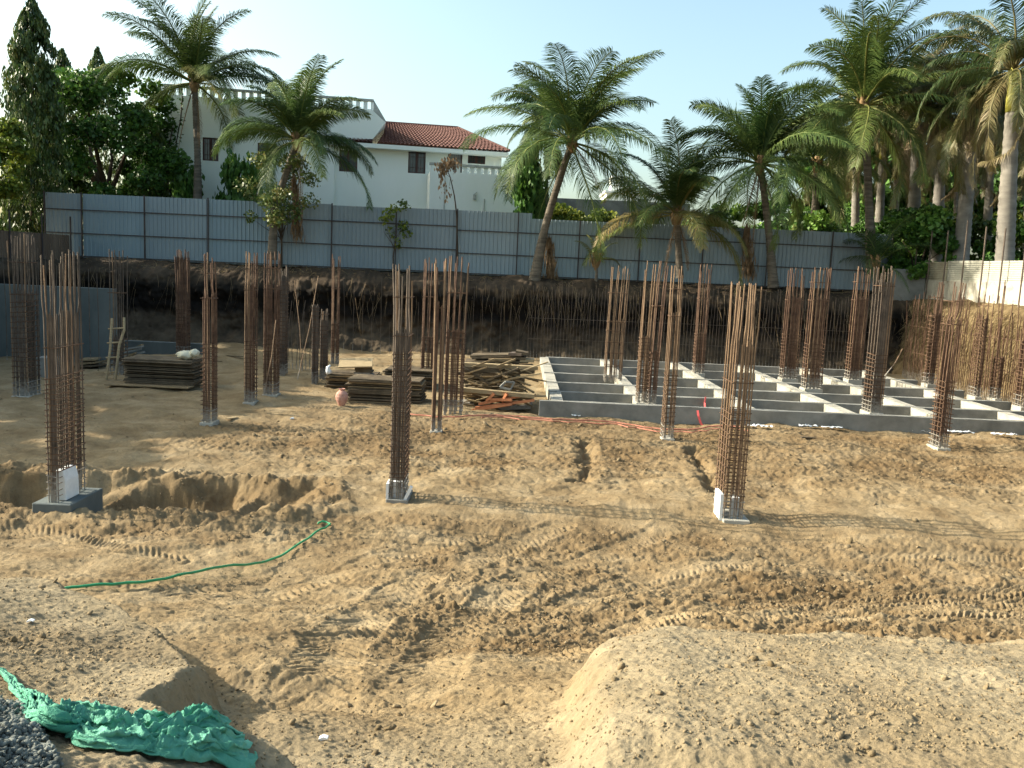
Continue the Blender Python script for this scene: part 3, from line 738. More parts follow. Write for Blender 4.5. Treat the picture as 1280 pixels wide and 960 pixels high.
for px in (555, 605): 
    x_, z_ = hl(px, 255, bo); m = MB(); m.tube([(x_, bo - .04, z_ - .5), (x_, bo - .04, z_ + (.3 if px > 600 else 1.6))], .025, 5); m.build('drain_pipe', M['grime'], ho)

# small pale building and grey wall far behind
A2 = at(757, 262, 95)
fb = thing('distant_building', 'small pale flat roofed building far behind the yellow-green bush', 'building', (A2.x, A2.y, TOP))
w2 = at(812, 262, 95).x - A2.x; h2 = at(785, 242, 95).z - TOP
m = MB(); m.box(0, w2 + 1.2, 0, 6, -.3, h2); m.build('wall', M['wallw'], fb)
m = MB(); m.box(-.2, w2 + 1.4, -.2, 6.2, h2 + .002, h2 + .25); m.build('roof', M['balc'], fb)
m = MB(); m.box(w2 * .12, w2 * .55, 1, 3.5, h2 + .25, h2 + 1.9); m.build('stair_head', M['wallw'], fb)
m = MB(); m.box(w2 * .72, w2 * .95, -.04, 0, h2 - 1.6, h2 - .5); m.build('window', M['glass'], fb)
a = at(690, 264, 56); b = at(862, 268, 56)
m = MB(); m.box(a.x, b.x, 56, 56.25, TOP - .3, at(800, 252, 56).z); tag(m.build('garden_wall', M['conc']), 'plain grey wall behind the blue fence beside the bush', 'wall')

# ------------------------------------------------------------------ plants
def leaf_quads(P, size, elong=1.0, droop=0.0, seed=0, tint=None, jit=.4):
    rng = np.random.default_rng(seed); n = len(P)
    d = rng.normal(size=(n, 3)); d /= np.linalg.norm(d, axis=1)[:, None]
    d = d * (1 - droop) + np.array([0, 0, -1.0]) * droop; d /= np.linalg.norm(d, axis=1)[:, None] + 1e-9
    s = np.cross(d, rng.normal(size=(n, 3))); s /= np.linalg.norm(s, axis=1)[:, None] + 1e-9
    L_ = size * (1 + jit * rng.uniform(-1, 1, n))[:, None]; W = L_ / (2.0 * elong)
    nn = np.cross(d, s)
    V = np.stack([P - d * L_ * .5, P + s * W + nn * W * .3, P + d * L_ * .5 - nn * W * .3, P - s * W + nn * W * .3], 1)
    Fc = np.arange(n * 4).reshape(n, 4)
    t = rng.random(n) if tint is None else tint
    return V.reshape(-1, 3), Fc, np.repeat(t, 4)
def clumps(centres, radii, n, seed, shell=.55, flat=1.0):
    rng = np.random.default_rng(seed); c = np.array(centres, float); r = np.array(radii, float)
    wgt = r ** 2; idx = rng.choice(len(c), n, p=wgt / wgt.sum())
    d = rng.normal(size=(n, 3)); d /= np.linalg.norm(d, axis=1)[:, None]
    rad = (shell + (1 - shell) * rng.random(n)) * r[idx]
    P = c[idx] + d * rad[:, None] * np.array([1, 1, flat])
    return P, idx, rng
def tree(name, label, base, H, rad, nblob, nleaf, leaf, lmat, seed, cat='tree', crown_z=.6, flat=.8, rise=.35, blob=.26, group=None, trunk_r=.22, elong=1.0, droop=.0, limbs=7, squash=1.0, tlo=.1, thi=.6):
    rng = random.Random(seed); t = thing(name, label, cat, tuple(base), group=group)
    cs = []; rs = []
    for i in range(nblob):
        a = rng.uniform(0, 6.283); e = rng.uniform(-.75, 1); rr = rng.uniform(.35, 1) ** .5
        x = math.cos(a) * rr * math.sqrt(max(0, 1 - e * e * .6)) * rad; y = math.sin(a) * rr * math.sqrt(max(0, 1 - e * e * .6)) * rad * squash
        z = H * crown_z + e * H * (1 - crown_z) * .93
        cs.append((x, y, z)); rs.append(rad * blob * rng.uniform(.6, 1.25))
    m = MB()
    m.tube([(0, 0, -.2), (rng.uniform(-.1, .1), 0, H * rise * .5), (rng.uniform(-.2, .2), 0, H * rise)], [trunk_r * 1.2, trunk_r, trunk_r * .85], 8)
    for i in range(limbs):
        c = cs[i * len(cs) // limbs]; st = (0, 0, H * rise * rng.uniform(.6, 1))
        mid = (c[0] * .45 + rng.uniform(-.3, .3), c[1] * .45, (st[2] * .45 + c[2] * .55))
        m.tube([st, mid, c], [trunk_r * .55, trunk_r * .3, trunk_r * .08], 6)
    m.build('trunk', M['bark'], t)
    P, idx, r2 = clumps(cs, rs, nleaf, seed, .35, flat)
    bt = r2.uniform(tlo, thi, nblob)
    tint = np.clip(bt[idx] + r2.normal(size=nleaf) * .16, 0, 1)
    V, Fc, tt = leaf_quads(P, leaf, elong, droop, seed + 1, tint)
    mesh_np('crown', V, Fc, lmat, t, attrs={'tint': tt})
    return t

def fronds(n, L, e_lo, e_hi, seed, droop=1.2, lf=1.10, ns=118, lw=.036, hang=.50, tintb=.4, brown=.15, az0=0, azr=6.283, rachis=None, lift=0.0, wind=0.0):
    """pinnate fronds: every leaflet is a two-piece blade hanging off an arching rachis"""
    rng = np.random.default_rng(seed); VV = []; TT = []; FF = []; base = 0; RA = MB()
    for i in range(n):
        az = az0 + azr * (i * .61803 % 1) + rng.normal() * .35; q = i / max(1, n - 1)
        e0 = e_lo + (e_hi - e_lo) * (1 - q ** 1.25) + rng.normal() * .16
        Lf = L * rng.uniform(.82, 1.08) * (1 - .18 * (1 - q))
        dr = droop * rng.uniform(.8, 1.25) * (1.0 if e0 < 1.1 else .75)
        K = 14; s = np.linspace(0, 1, K); e = e0 - dr * s ** 1.6
        dx = np.cos(e); dz = np.sin(e); st = Lf / (K - 1)
        h = np.concatenate([[0], np.cumsum(dx[:-1] * st)]); z = np.concatenate([[0], np.cumsum(dz[:-1] * st)])
        azs = az + s * rng.normal() * .22
        px = h * np.cos(azs) + wind * s ** 2 * Lf; py = h * np.sin(azs)
        R3 = np.stack([px, py, z + lift], 1)
        u = np.linspace(.12, 1, ns); P = np.stack([np.interp(u, s, R3[:, k]) for k in range(3)], 1)
        T = np.gradient(P, axis=0); T /= np.linalg.norm(T, axis=1)[:, None]
        sd_ = np.cross(T, [0, 0, 1.0]); sd_ /= np.linalg.norm(sd_, axis=1)[:, None] + 1e-9
        up = np.cross(sd_, T)
        tw = rng.normal() * .35
        tb = np.clip(tintb + rng.normal() * .12 + (brown if q > .72 else 0), 0, 1)
        ll = lf * L / 4.5 * np.clip(np.sin(np.pi * (.10 + .84 * u)) ** .55, .15, 1) * (1 - .35 * u)
        hq = hang * (.55 + .75 * q)
        for sg in (-1, 1):
            ca, sa = math.cos(tw * sg), math.sin(tw * sg)
            sdv = sd_ * sg * ca + up * sa
            jt = rng.normal(size=(ns, 3)) * .08
            d1 = sdv * .80 + T * .72 + up * .20 + jt; d1[:, 2] -= hq * .35
            d1 /= np.linalg.norm(d1, axis=1)[:, None]
            d2 = d1 * .8; d2[:, 2] -= hq * (1 + rng.random(ns) * .5); d2 /= np.linalg.norm(d2, axis=1)[:, None]
            l_ = (ll * rng.uniform(.85, 1.12, ns))[:, None]
            m1 = P + d1 * l_ * .5; m2 = m1 + d2 * l_ * .5
            wv = T * (lw * (1 + rng.random(ns)[:, None] * .3)) * .5
            V = np.stack([P - wv * .6, P + wv * .6, m1 - wv, m1 + wv, m2 - wv * .15, m2 + wv * .15], 1).reshape(-1, 3)
            ii = base + np.arange(ns)[:, None] * 6
            FF.append(np.concatenate([ii + np.array([0, 1, 3, 2]), ii + np.array([2, 3, 5, 4])])); VV.append(V)
            tl = np.clip(tb + rng.normal(size=ns) * .07 + (u ** 3) * .06, 0, 1); TT.append(np.repeat(tl, 6) + np.tile([0, 0, .02, .02, .10, .10], ns))
            base += ns * 6
        RA.tube([tuple(p) for p in R3[::2]] + [tuple(R3[-1])], list(np.linspace(.045, .010, len(R3[::2]) + 1) * L / 4.5), 4)
    V0 = np.array(RA.v); F0 = [list(f) for f in RA.f if len(f) == 4]
    VV.append(V0); FF.append(np.array(F0) + base); TT.append(np.full(len(V0), min(1, tintb + .38)))
    return np.concatenate(VV), np.concatenate(FF), np.clip(np.concatenate(TT), 0, 1)
def trunk_mb(pts, rads, seg=10, rings=46):
    P = [Vector(p) for p in pts]; n = len(P); out = []; rr = []
    for i in range(rings * 2 + 1):
        t = i / (rings * 2) * (n - 1); k = min(int(t), n - 2); f = t - k
        p0 = P[max(k - 1, 0)]; p1 = P[k]; p2 = P[k + 1]; p3 = P[min(k + 2, n - 1)]
        q = .5 * ((2 * p1) + (p2 - p0) * f + (2 * p0 - 5 * p1 + 4 * p2 - p3) * f * f + (3 * p1 - p0 - 3 * p2 + p3) * f ** 3)
        r = rads[k] * (1 - f) + rads[k + 1] * f
        out.append(q); rr.append(r * (1.035 if i % 2 else .95))
    m = MB(); m.tube(out, rr, seg); return m
def coconut(label, pts, Y, L, n, seed, r0=.17, r1=.12, tintb=.4, brown=.25, group=None, depth=None, name='coconut_palm', dead=2, wind=0.0, e_hi=1.5, e_lo=-.5, droop=1.4, ns=118, nuts=True, **kw):
    """pts: pixels of the trunk from the foot up to the crown"""
    Ps = [at(px, py, Y) for px, py in pts]
    base = Ps[0]; t = thing(name, label, 'palm tree', tuple(base), group=group)
    loc = [p - base for p in Ps]; loc[0].z -= .1
    rad = np.linspace(r0, r1, len(loc)); rad[0] *= 1.45
    trunk_mb(loc, list(rad)).build('trunk', M['trunk'], t, smooth=True)
    V, Fc, T = fronds(n, L, e_lo, e_hi, seed, droop=droop, tintb=tintb * .85, brown=brown * .7, ns=ns, wind=wind, **kw)
    c = loc[-1]
    mesh_np('crown', V + np.array(c), Fc, M['coco'], t, attrs={'tint': T})
    rg = random.Random(seed); m = MB()
    for i in range(9):       # sheath fibre and old stubs
        a = rg.uniform(0, 6.28); m.tube([c + Vector((math.cos(a) * .08, math.sin(a) * .08, -.35)), c + Vector((math.cos(a) * .2, math.sin(a) * .2, -.05)), c + Vector((math.cos(a) * .34, math.sin(a) * .34, .35))], [.06, .05, .02], 5)
    m.tube([c + Vector((0, 0, -.5)), c + Vector((0, 0, -.1)), c + Vector((0, 0, .4))], [r1 * 1.1, r1 * 1.9, r1 * 1.2], 8)
    m.build('sheath', M['fibre'], t)
    if dead:
        V, Fc, T = fronds(dead, L * .75, -1.35, -1.2, seed + 50, droop=.2, hang=1.0, lf=.5, ns=36, tintb=.9, brown=0)
        mesh_np('dead_frond', V + np.array(c), Fc, M['deadleaf'], t)
    return t
G1 = 'coconut palms round the pit'
coconut('tall straight coconut palm in front of the left part of the house', [(247, 262), (247, 200), (245, 150), (243, 104)], 48.5, 5.9, 32, 11, .19, .15, .36, .30, G1, dead=2, wind=.03, e_lo=-.15)
coconut('crooked coconut palm before the house with a leafy shrub at its foot', [(340, 322), (344, 262), (356, 222), (364, 198), (372, 176)], 42.6, 4.9, 28, 12, .17, .15, .34, .12, G1, dead=1, e_lo=-.30, wind=.06)
coconut('leaning coconut palm at the middle of the fence with full round crown', [(668, 349), (680, 290), (696, 235), (715, 178)], 42.4, 6.2, 33, 13, .21, .15, .38, .12, G1, dead=1, e_lo=-.5, wind=.03)
coconut('small coconut palm with yellow lower fronds beside the leaning palm', [(850, 345), (848, 310), (846, 268)], 42.5, 5.2, 22, 14, .14, .17, .55, .32, G1, dead=2, e_lo=-.35, e_hi=1.52)
coconut('dark dense coconut palm before the right part of the blue fence', [(967, 357), (962, 300), (955, 240), (950, 205)], 42.5, 5.6, 34, 15, .19, .15, .30, .15, G1, dead=3, e_lo=-.6)
coconut('tall coconut palm at the right end of the blue fence', [(1090, 340), (1086, 250), (1082, 160), (1080, 132)], 43.0, 6.2, 36, 16, .20, .16, .46, .22, G1, dead=2, e_lo=-.6)
coconut('knee-high coconut sapling with thin fronds in front of the blue fence', [(745, 350), (746, 336), (745, 325)], 42.6, 1.9, 7, 17, .06, .05, .62, .2, G1, dead=0, e_lo=.3, ns=26, name='palm_sapling', lf=.5)
coconut('young palm with dark fronds at the end of the blue fence', [(1097, 352), (1097, 340), (1097, 328)], 41.8, 3.0, 12, 18, .08, .08, .18, .1, G1, dead=0, e_lo=.1, ns=34, name='palm_sapling')
coconut('coconut palm filling the gap behind the tall palm on the right', [(1018, 300), (1020, 240), (1022, 205)], 49, 4.8, 22, 19, .2, .16, .25, .2, G1, dead=1, e_lo=-.7)
# fan palm with hanging dried clusters
t = coconut('slim fan palm with hanging dried brown clusters behind the leaning palm', [(684, 266), (683, 210), (682, 150)], 50, 3.4, 26, 20, .09, .09, .34, .1, None, dead=0, e_lo=-.7, droop=1.5, hang=.9)
c = at(682, 150, 50) - at(684, 266, 50)
for px, py in ((653, 205), (668, 200), (686, 205), (694, 198), (700, 210)):
    q = at(px, py, 50) - at(684, 266, 50); rg = np.random.default_rng(px)
    P = np.array(q) + rg.normal(size=(420, 3)) * np.array([.12, .12, .34]); V, Fc, T = leaf_quads(P, .26, 3.5, .8, px); o = mesh_np('dried_cluster', V, Fc, M['deadleaf'], t)
    m = MB(); m.tube([c, (c + q) / 2 + Vector((0, 0, .4)), q], .02, 4); m.build('stalk', M['fibre'], o)

# royal palms on the right
def royal(label, px0, py0, px1, py1, pxs, pys, Y, wpx, L, n, seed, tintb=.34, shaft=True):
    a = at(px0, py0, Y); b = at(px1, py1, Y); c = at(pxs, pys, Y)
    base = Vector((a.x, a.y, TOP)); t = thing('royal_palm', label, 'palm tree', tuple(base), group='royal palms behind the white wall')
    r = wpx / F * Y / 2; lb = b - base; lc = c - base
    foot = (a - base) - (lb - (a - base)) * ((a.z - TOP) / max(.1, (b.z - a.z))); foot.z = -.1
    pts = [foot, foot.lerp(lb, .25), foot.lerp(lb, .55), lb]
    trunk_mb(pts, [r * 1.15, r * 1.1, r * 1.0, r * .72], 14, 26).build('trunk', M['rtrunk'], t, smooth=True)
    m = MB(); m.tube([lb, lb.lerp(lc, .3), lb.lerp(lc, .7), lc + Vector((0, 0, .2))], [r * .75, r * .74, r * .5, r * .3], 12); m.build('crownshaft', M['shaft'], t, smooth=True)
    V, Fc, T = fronds(n, L, -.75, 1.35, seed, droop=1.85, lf=.95, tintb=tintb, brown=.28, ns=92, hang=1.0, lw=.038)
    mesh_np('crown', V + np.array(lc), Fc, M['royal'], t, attrs={'tint': T})
    return t
royal('thickest royal palm trunk by the picture edge behind the white wall', 1256, 322, 1265, 140, 1267, 88, 37.5, 20, 5.2, 30, 31)
royal('second thickest royal palm, pale trunk with bright yellow crownshaft', 1201, 322, 1213, 190, 1222, 138, 42, 18, 5.0, 28, 32)
royal('royal palm with mottled brown trunk left of the two thick pale ones', 1170, 322, 1176, 200, 1178, 140, 44, 15, 4.8, 26, 33, .6)
royal('dark slim royal palm between the two thickest pale trunks', 1232, 320, 1238, 215, 1240, 150, 47, 11, 4.8, 26, 34, .4)
royal('royal palm with green shaft high behind the mottled trunk', 1142, 300, 1145, 180, 1147, 120, 49, 15, 5.2, 30, 35, .5)
royal('slim pale royal palm just right of the tall coconut palm', 1098, 300, 1103, 200, 1104, 160, 52, 11, 5, 24, 36, .4)
royal('slim royal palm with a short green shaft behind the fence end', 1118, 300, 1121, 225, 1124, 190, 55, 9, 5, 22, 37, .3)
royal('pale slim royal palm just left of the tall coconut palm', 1069, 300, 1070, 190, 1071, 150, 53, 10, 5, 24, 38, .3)
royal('thin grey royal palm nearest the dark coconut palm', 1046, 296, 1047, 240, 1048, 195, 56, 8, 5, 20, 39, .3)
royal('royal palm whose trunk touches the picture edge low on the right', 1286, 322, 1288, 210, 1290, 150, 46, 13, 4.8, 26, 40, .5)
royal('short thin royal palm trunk behind the second thickest one', 1196, 322, 1195, 240, 1196, 180, 54, 7, 5, 22, 41, .4)

# drooping column trees at the left
def mast_tree(label, px, py_top, Y, rad, n, seed, lean=0):
    b = at(px, 290, Y); top = at(px + lean, py_top, Y); H = top.z - TOP
    t = thing('mast_tree', label, 'tree', (b.x, Y, TOP), group='narrow drooping trees')
    m = MB(); m.tube([(0, 0, -.2), (top.x - b.x, 0, H * .97)], [.16, .03], 8); m.build('trunk', M['bark'], t)
    r = np.random.default_rng(seed); q = r.random(n) ** .85; z = .3 + q * (H - .3)
    wid = rad * np.interp(q, [0, .15, .5, .8, .93, 1], [.75, 1.0, .95, .62, .34, .03])
    a = r.uniform(0, 6.283, n); rr = wid * (.35 + .65 * r.random(n) ** .5) * (1 + .45 * perlin(a * 1.3, z * 1.1, seed) + .35 * perlin(a * 4, z * 2.2, seed + 3))
    P = np.stack([(top.x - b.x) * q + rr * np.cos(a), rr * np.sin(a), z - rr * .25], 1)
    cl = perlin(P[:, 0] * 1.7, P[:, 2] * 1.3 + P[:, 1], seed + 9); k = r.random(n) < .62 + cl * 1.1
    P = P[k]; tint = np.clip(.38 + cl[k] * .55 + r.normal(size=k.sum()) * .14, 0, 1)
    V, Fc, T = leaf_quads(P, .27, 3.0, .70, seed, tint); mesh_np('crown', V, Fc, M['leafash'], t, attrs={'tint': T})
mast_tree('tallest narrow drooping tree at the left edge of the fence', 40, -4, 44.8, 1.5, 32000, 51)
mast_tree('narrow drooping tree whose tip rises above the broad dark tree', 122, 60, 55, 1.4, 13000, 52)
mast_tree('half hidden narrow drooping tree just right of the tallest one', 78, 62, 52, 1.3, 12000, 53)
mast_tree('short drooping tree with brownish foliage against the house corner', 192, 150, 50.5, 1.0, 8000, 54)
b = at(132, 250, 50); b.z = TOP
tree('broad_tree', 'broad dark green tree between the tall drooping tree and the house', b, 10.0, 4.15, 78, 30000, .20, M['leafdark'], 61, crown_z=.60, rise=.38, blob=.22, limbs=12, trunk_r=.3)
b = at(186, 250, 54); b.z = TOP
tree('broad_tree', 'leafy branch tree beside the left corner of the house', b, 8.0, 1.5, 24, 8000, .20, M['leafdark'], 62, crown_z=.7, rise=.5, blob=.34, limbs=6)
b = at(-18, 250, 41); b.z = TOP
tree('broad_tree', 'bright yellow-green tree at the far left edge', b, 5.9, 1.75, 26, 7000, .17, M['leafyel'], 63, crown_z=.68, rise=.5, blob=.34, limbs=6)
b = at(8, 285, 47); b.z = TOP
tree('shrub', 'sparse dry shrub low at the far left edge', b, 3.4, 1.3, 16, 2600, .14, M['leafash'], 64, cat='shrub', crown_z=.55, rise=.3, blob=.35, limbs=8, trunk_r=.06, tlo=.5, thi=.95)
b = at(722, 262, 53); b.z = TOP
tree('bush', 'round sunlit yellow-green bush behind the fence', b, 3.9, 2.3, 40, 11000, .19, M['leafyel'], 65, cat='bush', crown_z=.52, rise=.2, blob=.30, limbs=6, trunk_r=.1, tlo=.15, thi=.8)
b = at(770, 262, 54); b.z = TOP
tree('bush', 'lower darker green bush right of the yellow-green one', b, 2.9, 2.0, 24, 7000, .19, M['leafdark'], 66, cat='bush', crown_z=.5, rise=.2, blob=.34, limbs=5, trunk_r=.1, tlo=.4, thi=1)
names = ['dark bush behind the small yellow palm', 'dark bush left of the dense dark palm', 'dark bush right of the dense dark palm', 'dark tall bush under the slim grey trunks',
         'dense bush behind the end of the blue fence', 'bush with lit leaves under the mottled palm trunk', 'bush between the mottled and the thick pale trunks', 'autumn coloured bush between the two thickest trunks', 'bush at the foot of the palm by the picture edge']
for i, (px, Y, H, rd, lm_) in enumerate([(878, 50, 3.4, 2.0, 'leafdark'), (925, 49, 4.2, 2.2, 'leafdark'), (990, 50, 4.6, 2.6, 'leafdark'), (1045, 60, 6.0, 3.0, 'leafdark'),
                                         (1105, 47, 3.6, 2.0, 'leafdark'), (1150, 43.5, 3.9, 1.9, 'leafdark'), (1188, 47, 4.4, 2.1, 'leafash'), (1235, 48, 4.2, 2.2, 'leafyel'), (1285, 45, 4.2, 2.2, 'leafdark')]):
    b = at(px, 300, Y); b.z = TOP
    tree('bush', names[i], b, H, rd, 30, 9000, .20, M[lm_], 70 + i, cat='bush', crown_z=.5, rise=.2, blob=.32, limbs=6, trunk_r=.1, tlo=.1 if lm_ != 'leafyel' else 0, thi=.75 if lm_ != 'leafyel' else .45, group='bushes behind the right end of the fence')
for i, (px, Y, H, rd) in enumerate([(1090, 64, 10.5, 3.4), (1150, 62, 11.5, 3.6), (1210, 64, 11, 3.6), (1270, 60, 11.5, 3.6), (1025, 66, 9, 3.0)]):
    b = at(px, 300, Y); b.z = TOP
    tree('broad_tree', ['dark tree closing the view behind the slim royal palms', 'dark tree behind the royal palm with green shaft', 'dark tree behind the second thickest palm', 'dark tree behind the thickest palm at the edge', 'dark tree far behind the dense coconut palm'][i], b, H, rd, 44, 9000, .34, M['leafdark'], 90 + i, crown_z=.66, rise=.4, blob=.27, limbs=9, trunk_r=.25, group='dark trees behind the royal palms', tlo=0, thi=.5)
for i in range(7):
    tree('broad_tree', ['tree on the left bank nearest the camera', 'second tree on the left bank', 'third tree on the left bank', 'fourth tree on the left bank', 'fifth tree on the left bank', 'sixth tree on the left bank', 'last tree on the left bank before the fence corner'][i],
         Vector((-25.6 + (i * 37 % 5) * .25, 17.2 + i * 3.3, 3.5)), 6.1 + (i * 53 % 7) * .12, 2.5, 30, 6500, .36, M['leafdark'], 120 + i, crown_z=.58, rise=.35, blob=.34, limbs=5, group='trees along the left bank')
# plants on the terrace and by the house
b = at(352, 322, 42.9); b.z = TOP
tree('shrub', 'thin leafy shrub growing round the foot of the crooked palm', b, 5.2, 1.7, 40, 3000, .13, M['leafash'], 81, cat='shrub', crown_z=.62, rise=.35, blob=.30, limbs=12, trunk_r=.045, tlo=.45, thi=.85)
b = at(390, 285, 43.1); b.z = TOP + .2
b = at(492, 330, 43.0); b.z = TOP
tree('sapling', 'thin sapling with few leaves against the blue fence', b, 3.4, .62, 16, 420, .13, M['leafyel'], 82, cat='sapling', crown_z=.62, rise=.4, blob=.5, limbs=7, trunk_r=.03, tlo=.1, thi=.4)
def droop_plant(label, px, py_t, Y, rad, n, seed, off=0):
    b = at(px, 255, Y); top = at(px, py_t, Y).z - TOP
    t = thing('drooping_shrub', label, 'shrub', (b.x, Y, TOP), group='dark drooping shrubs against the house')
    m = MB(); m.tube([(0, 0, -.2), (0, 0, top)], [.09, .02], 6); m.build('trunk', M['bark'], t)
    r = np.random.default_rng(seed); k = 12; cs = np.stack([r.normal(size=k) * rad * .45, r.normal(size=k) * .3, r.uniform(top * .40, top * .93, k)], 1)
    idx = r.integers(0, k, n); P = cs[idx] + r.normal(size=(n, 3)) * np.array([.22, .22, .42])
    V, Fc, T = leaf_quads(P, .40, 2.0, .75, seed, np.clip(r.normal(size=n) * .2 + .35, 0, 1)); mesh_np('crown', V, Fc, M['leafdark'], t, attrs={'tint': T})
droop_plant('dark drooping shrub left of the tall straight palm trunk', 236, 213, 49.6, .7, 1800, 83)
droop_plant('dark big leaved shrub between the two house windows', 304, 205, 49.6, 1.2, 2300, 84)
droop_plant('dark creeper shrub hanging at the right corner of the balcony block', 659, 205, 50.2, .8, 2600, 85)
droop_plant('dark creeper shrub beside the balcony corner nearer the fan palm', 672, 240, 51, .8, 1600, 86)
# withered climber with hanging dead leaves
b = at(572, 330, 43.35); t = thing('withered_sapling', 'bare bent sapling with hanging dead leaves in front of the balcony block', 'sapling', (b.x, b.y, TOP))
pt = [at(x, y, 43.35) - Vector((b.x, b.y, TOP)) for x, y in ((572, 332), (571, 270), (568, 245), (563, 222), (556, 206))]
m = MB(); m.tube(pt, [.045, .04, .03, .025, .015], 6)
for a, c2 in (((563, 222), (552, 214)), ((560, 214), (566, 200)), ((556, 206), (572, 205)), ((563, 222), (562, 232))):
    m.tube([at(*a, 43.35) - Vector((b.x, b.y, TOP)), at(*c2, 43.35) - Vector((b.x, b.y, TOP))], .012, 4)
m.build('stem', M['bark'], t)
P = []
r = np.random.default_rng(3)
for x, y, k in ((553, 208, 60), (560, 206, 60), (567, 206, 55), (552, 218, 50), (556, 235, 18), (561, 245, 12)):
    q = at(x, y, 43.35) - Vector((b.x, b.y, TOP)); P.append(np.array(q) + r.normal(size=(k, 3)) * np.array([.14, .12, .16]))
V, Fc, T = leaf_quads(np.concatenate(P), .2, 2.2, .7, 4); mesh_np('dead_leaves', V, Fc, M['deadleaf'], t)
# climbing stems on the house wall
def vine(label, pts, Y, seed):
    P = [at(x, y, Y) for x, y in pts]; b = Vector((P[0].x, P[0].y, TOP)); t = thing('climbing_vine', label, 'vine', tuple(b), group='vines on the house wall')
    m = MB(); m.tube([p - b for p in P], .035, 5); m.build('stem', M['bark'], t)
    r = np.random.default_rng(seed); Q = np.concatenate([np.array(p - b) + r.normal(size=(26, 3)) * np.array([.13, .05, .28]) for p in P])
    V, Fc, T = leaf_quads(Q, .15, 1.4, .3, seed, r.random(len(Q)) * .4); mesh_np('foliage', V, Fc, M['leafdark'], t, attrs={'tint': T})
vine('bare looking vine climbing the left corner of the house', [(210, 258), (210, 225), (207, 205), (211, 185), (216, 160)], 51.6, 1)
vine('second vine, nearer the tall palm, climbing to the parapet', [(215, 258), (213, 235), (216, 205), (221, 175), (226, 148), (228, 120)], 51.75, 2)
# dry fronds leaning on the fence
for label, x, yt, yb, seed in (('dry brown palm frond leaning on the fence beside the leaning palm', 690, 300, 350, 1), ('dry brown palm frond hanging beside the dense dark palm trunk', 937, 285, 345, 2), ('dry brown palm frond hanging over the fence by the crooked palm', 372, 222, 300, 3)):
    a = at(x, yb, 43.0); c = at(x - 4, yt, 43.25); L_ = (c - a).length
    t = thing('dry_palm_frond', label, 'palm frond', tuple(a), group='dry palm fronds on the fence')
    r = np.random.default_rng(seed); n = 420; u = r.random(n)
    d_ = np.array(c - a); P = u[:, None] * d_ + r.normal(size=(n, 3)) * np.array([.16, .08, .1]) * (1 - u * .6)[:, None]
    V, Fc, T = leaf_quads(P, .5, 9, .8, seed); mesh_np('leaflets', V, Fc, M['deadleaf'], t)
    m = MB(); m.tube([(0, 0, 0), tuple(d_ * .5 + np.array([.05, 0, 0])), tuple(d_)], .03, 5); m.build('stalk', M['fibre'], t)
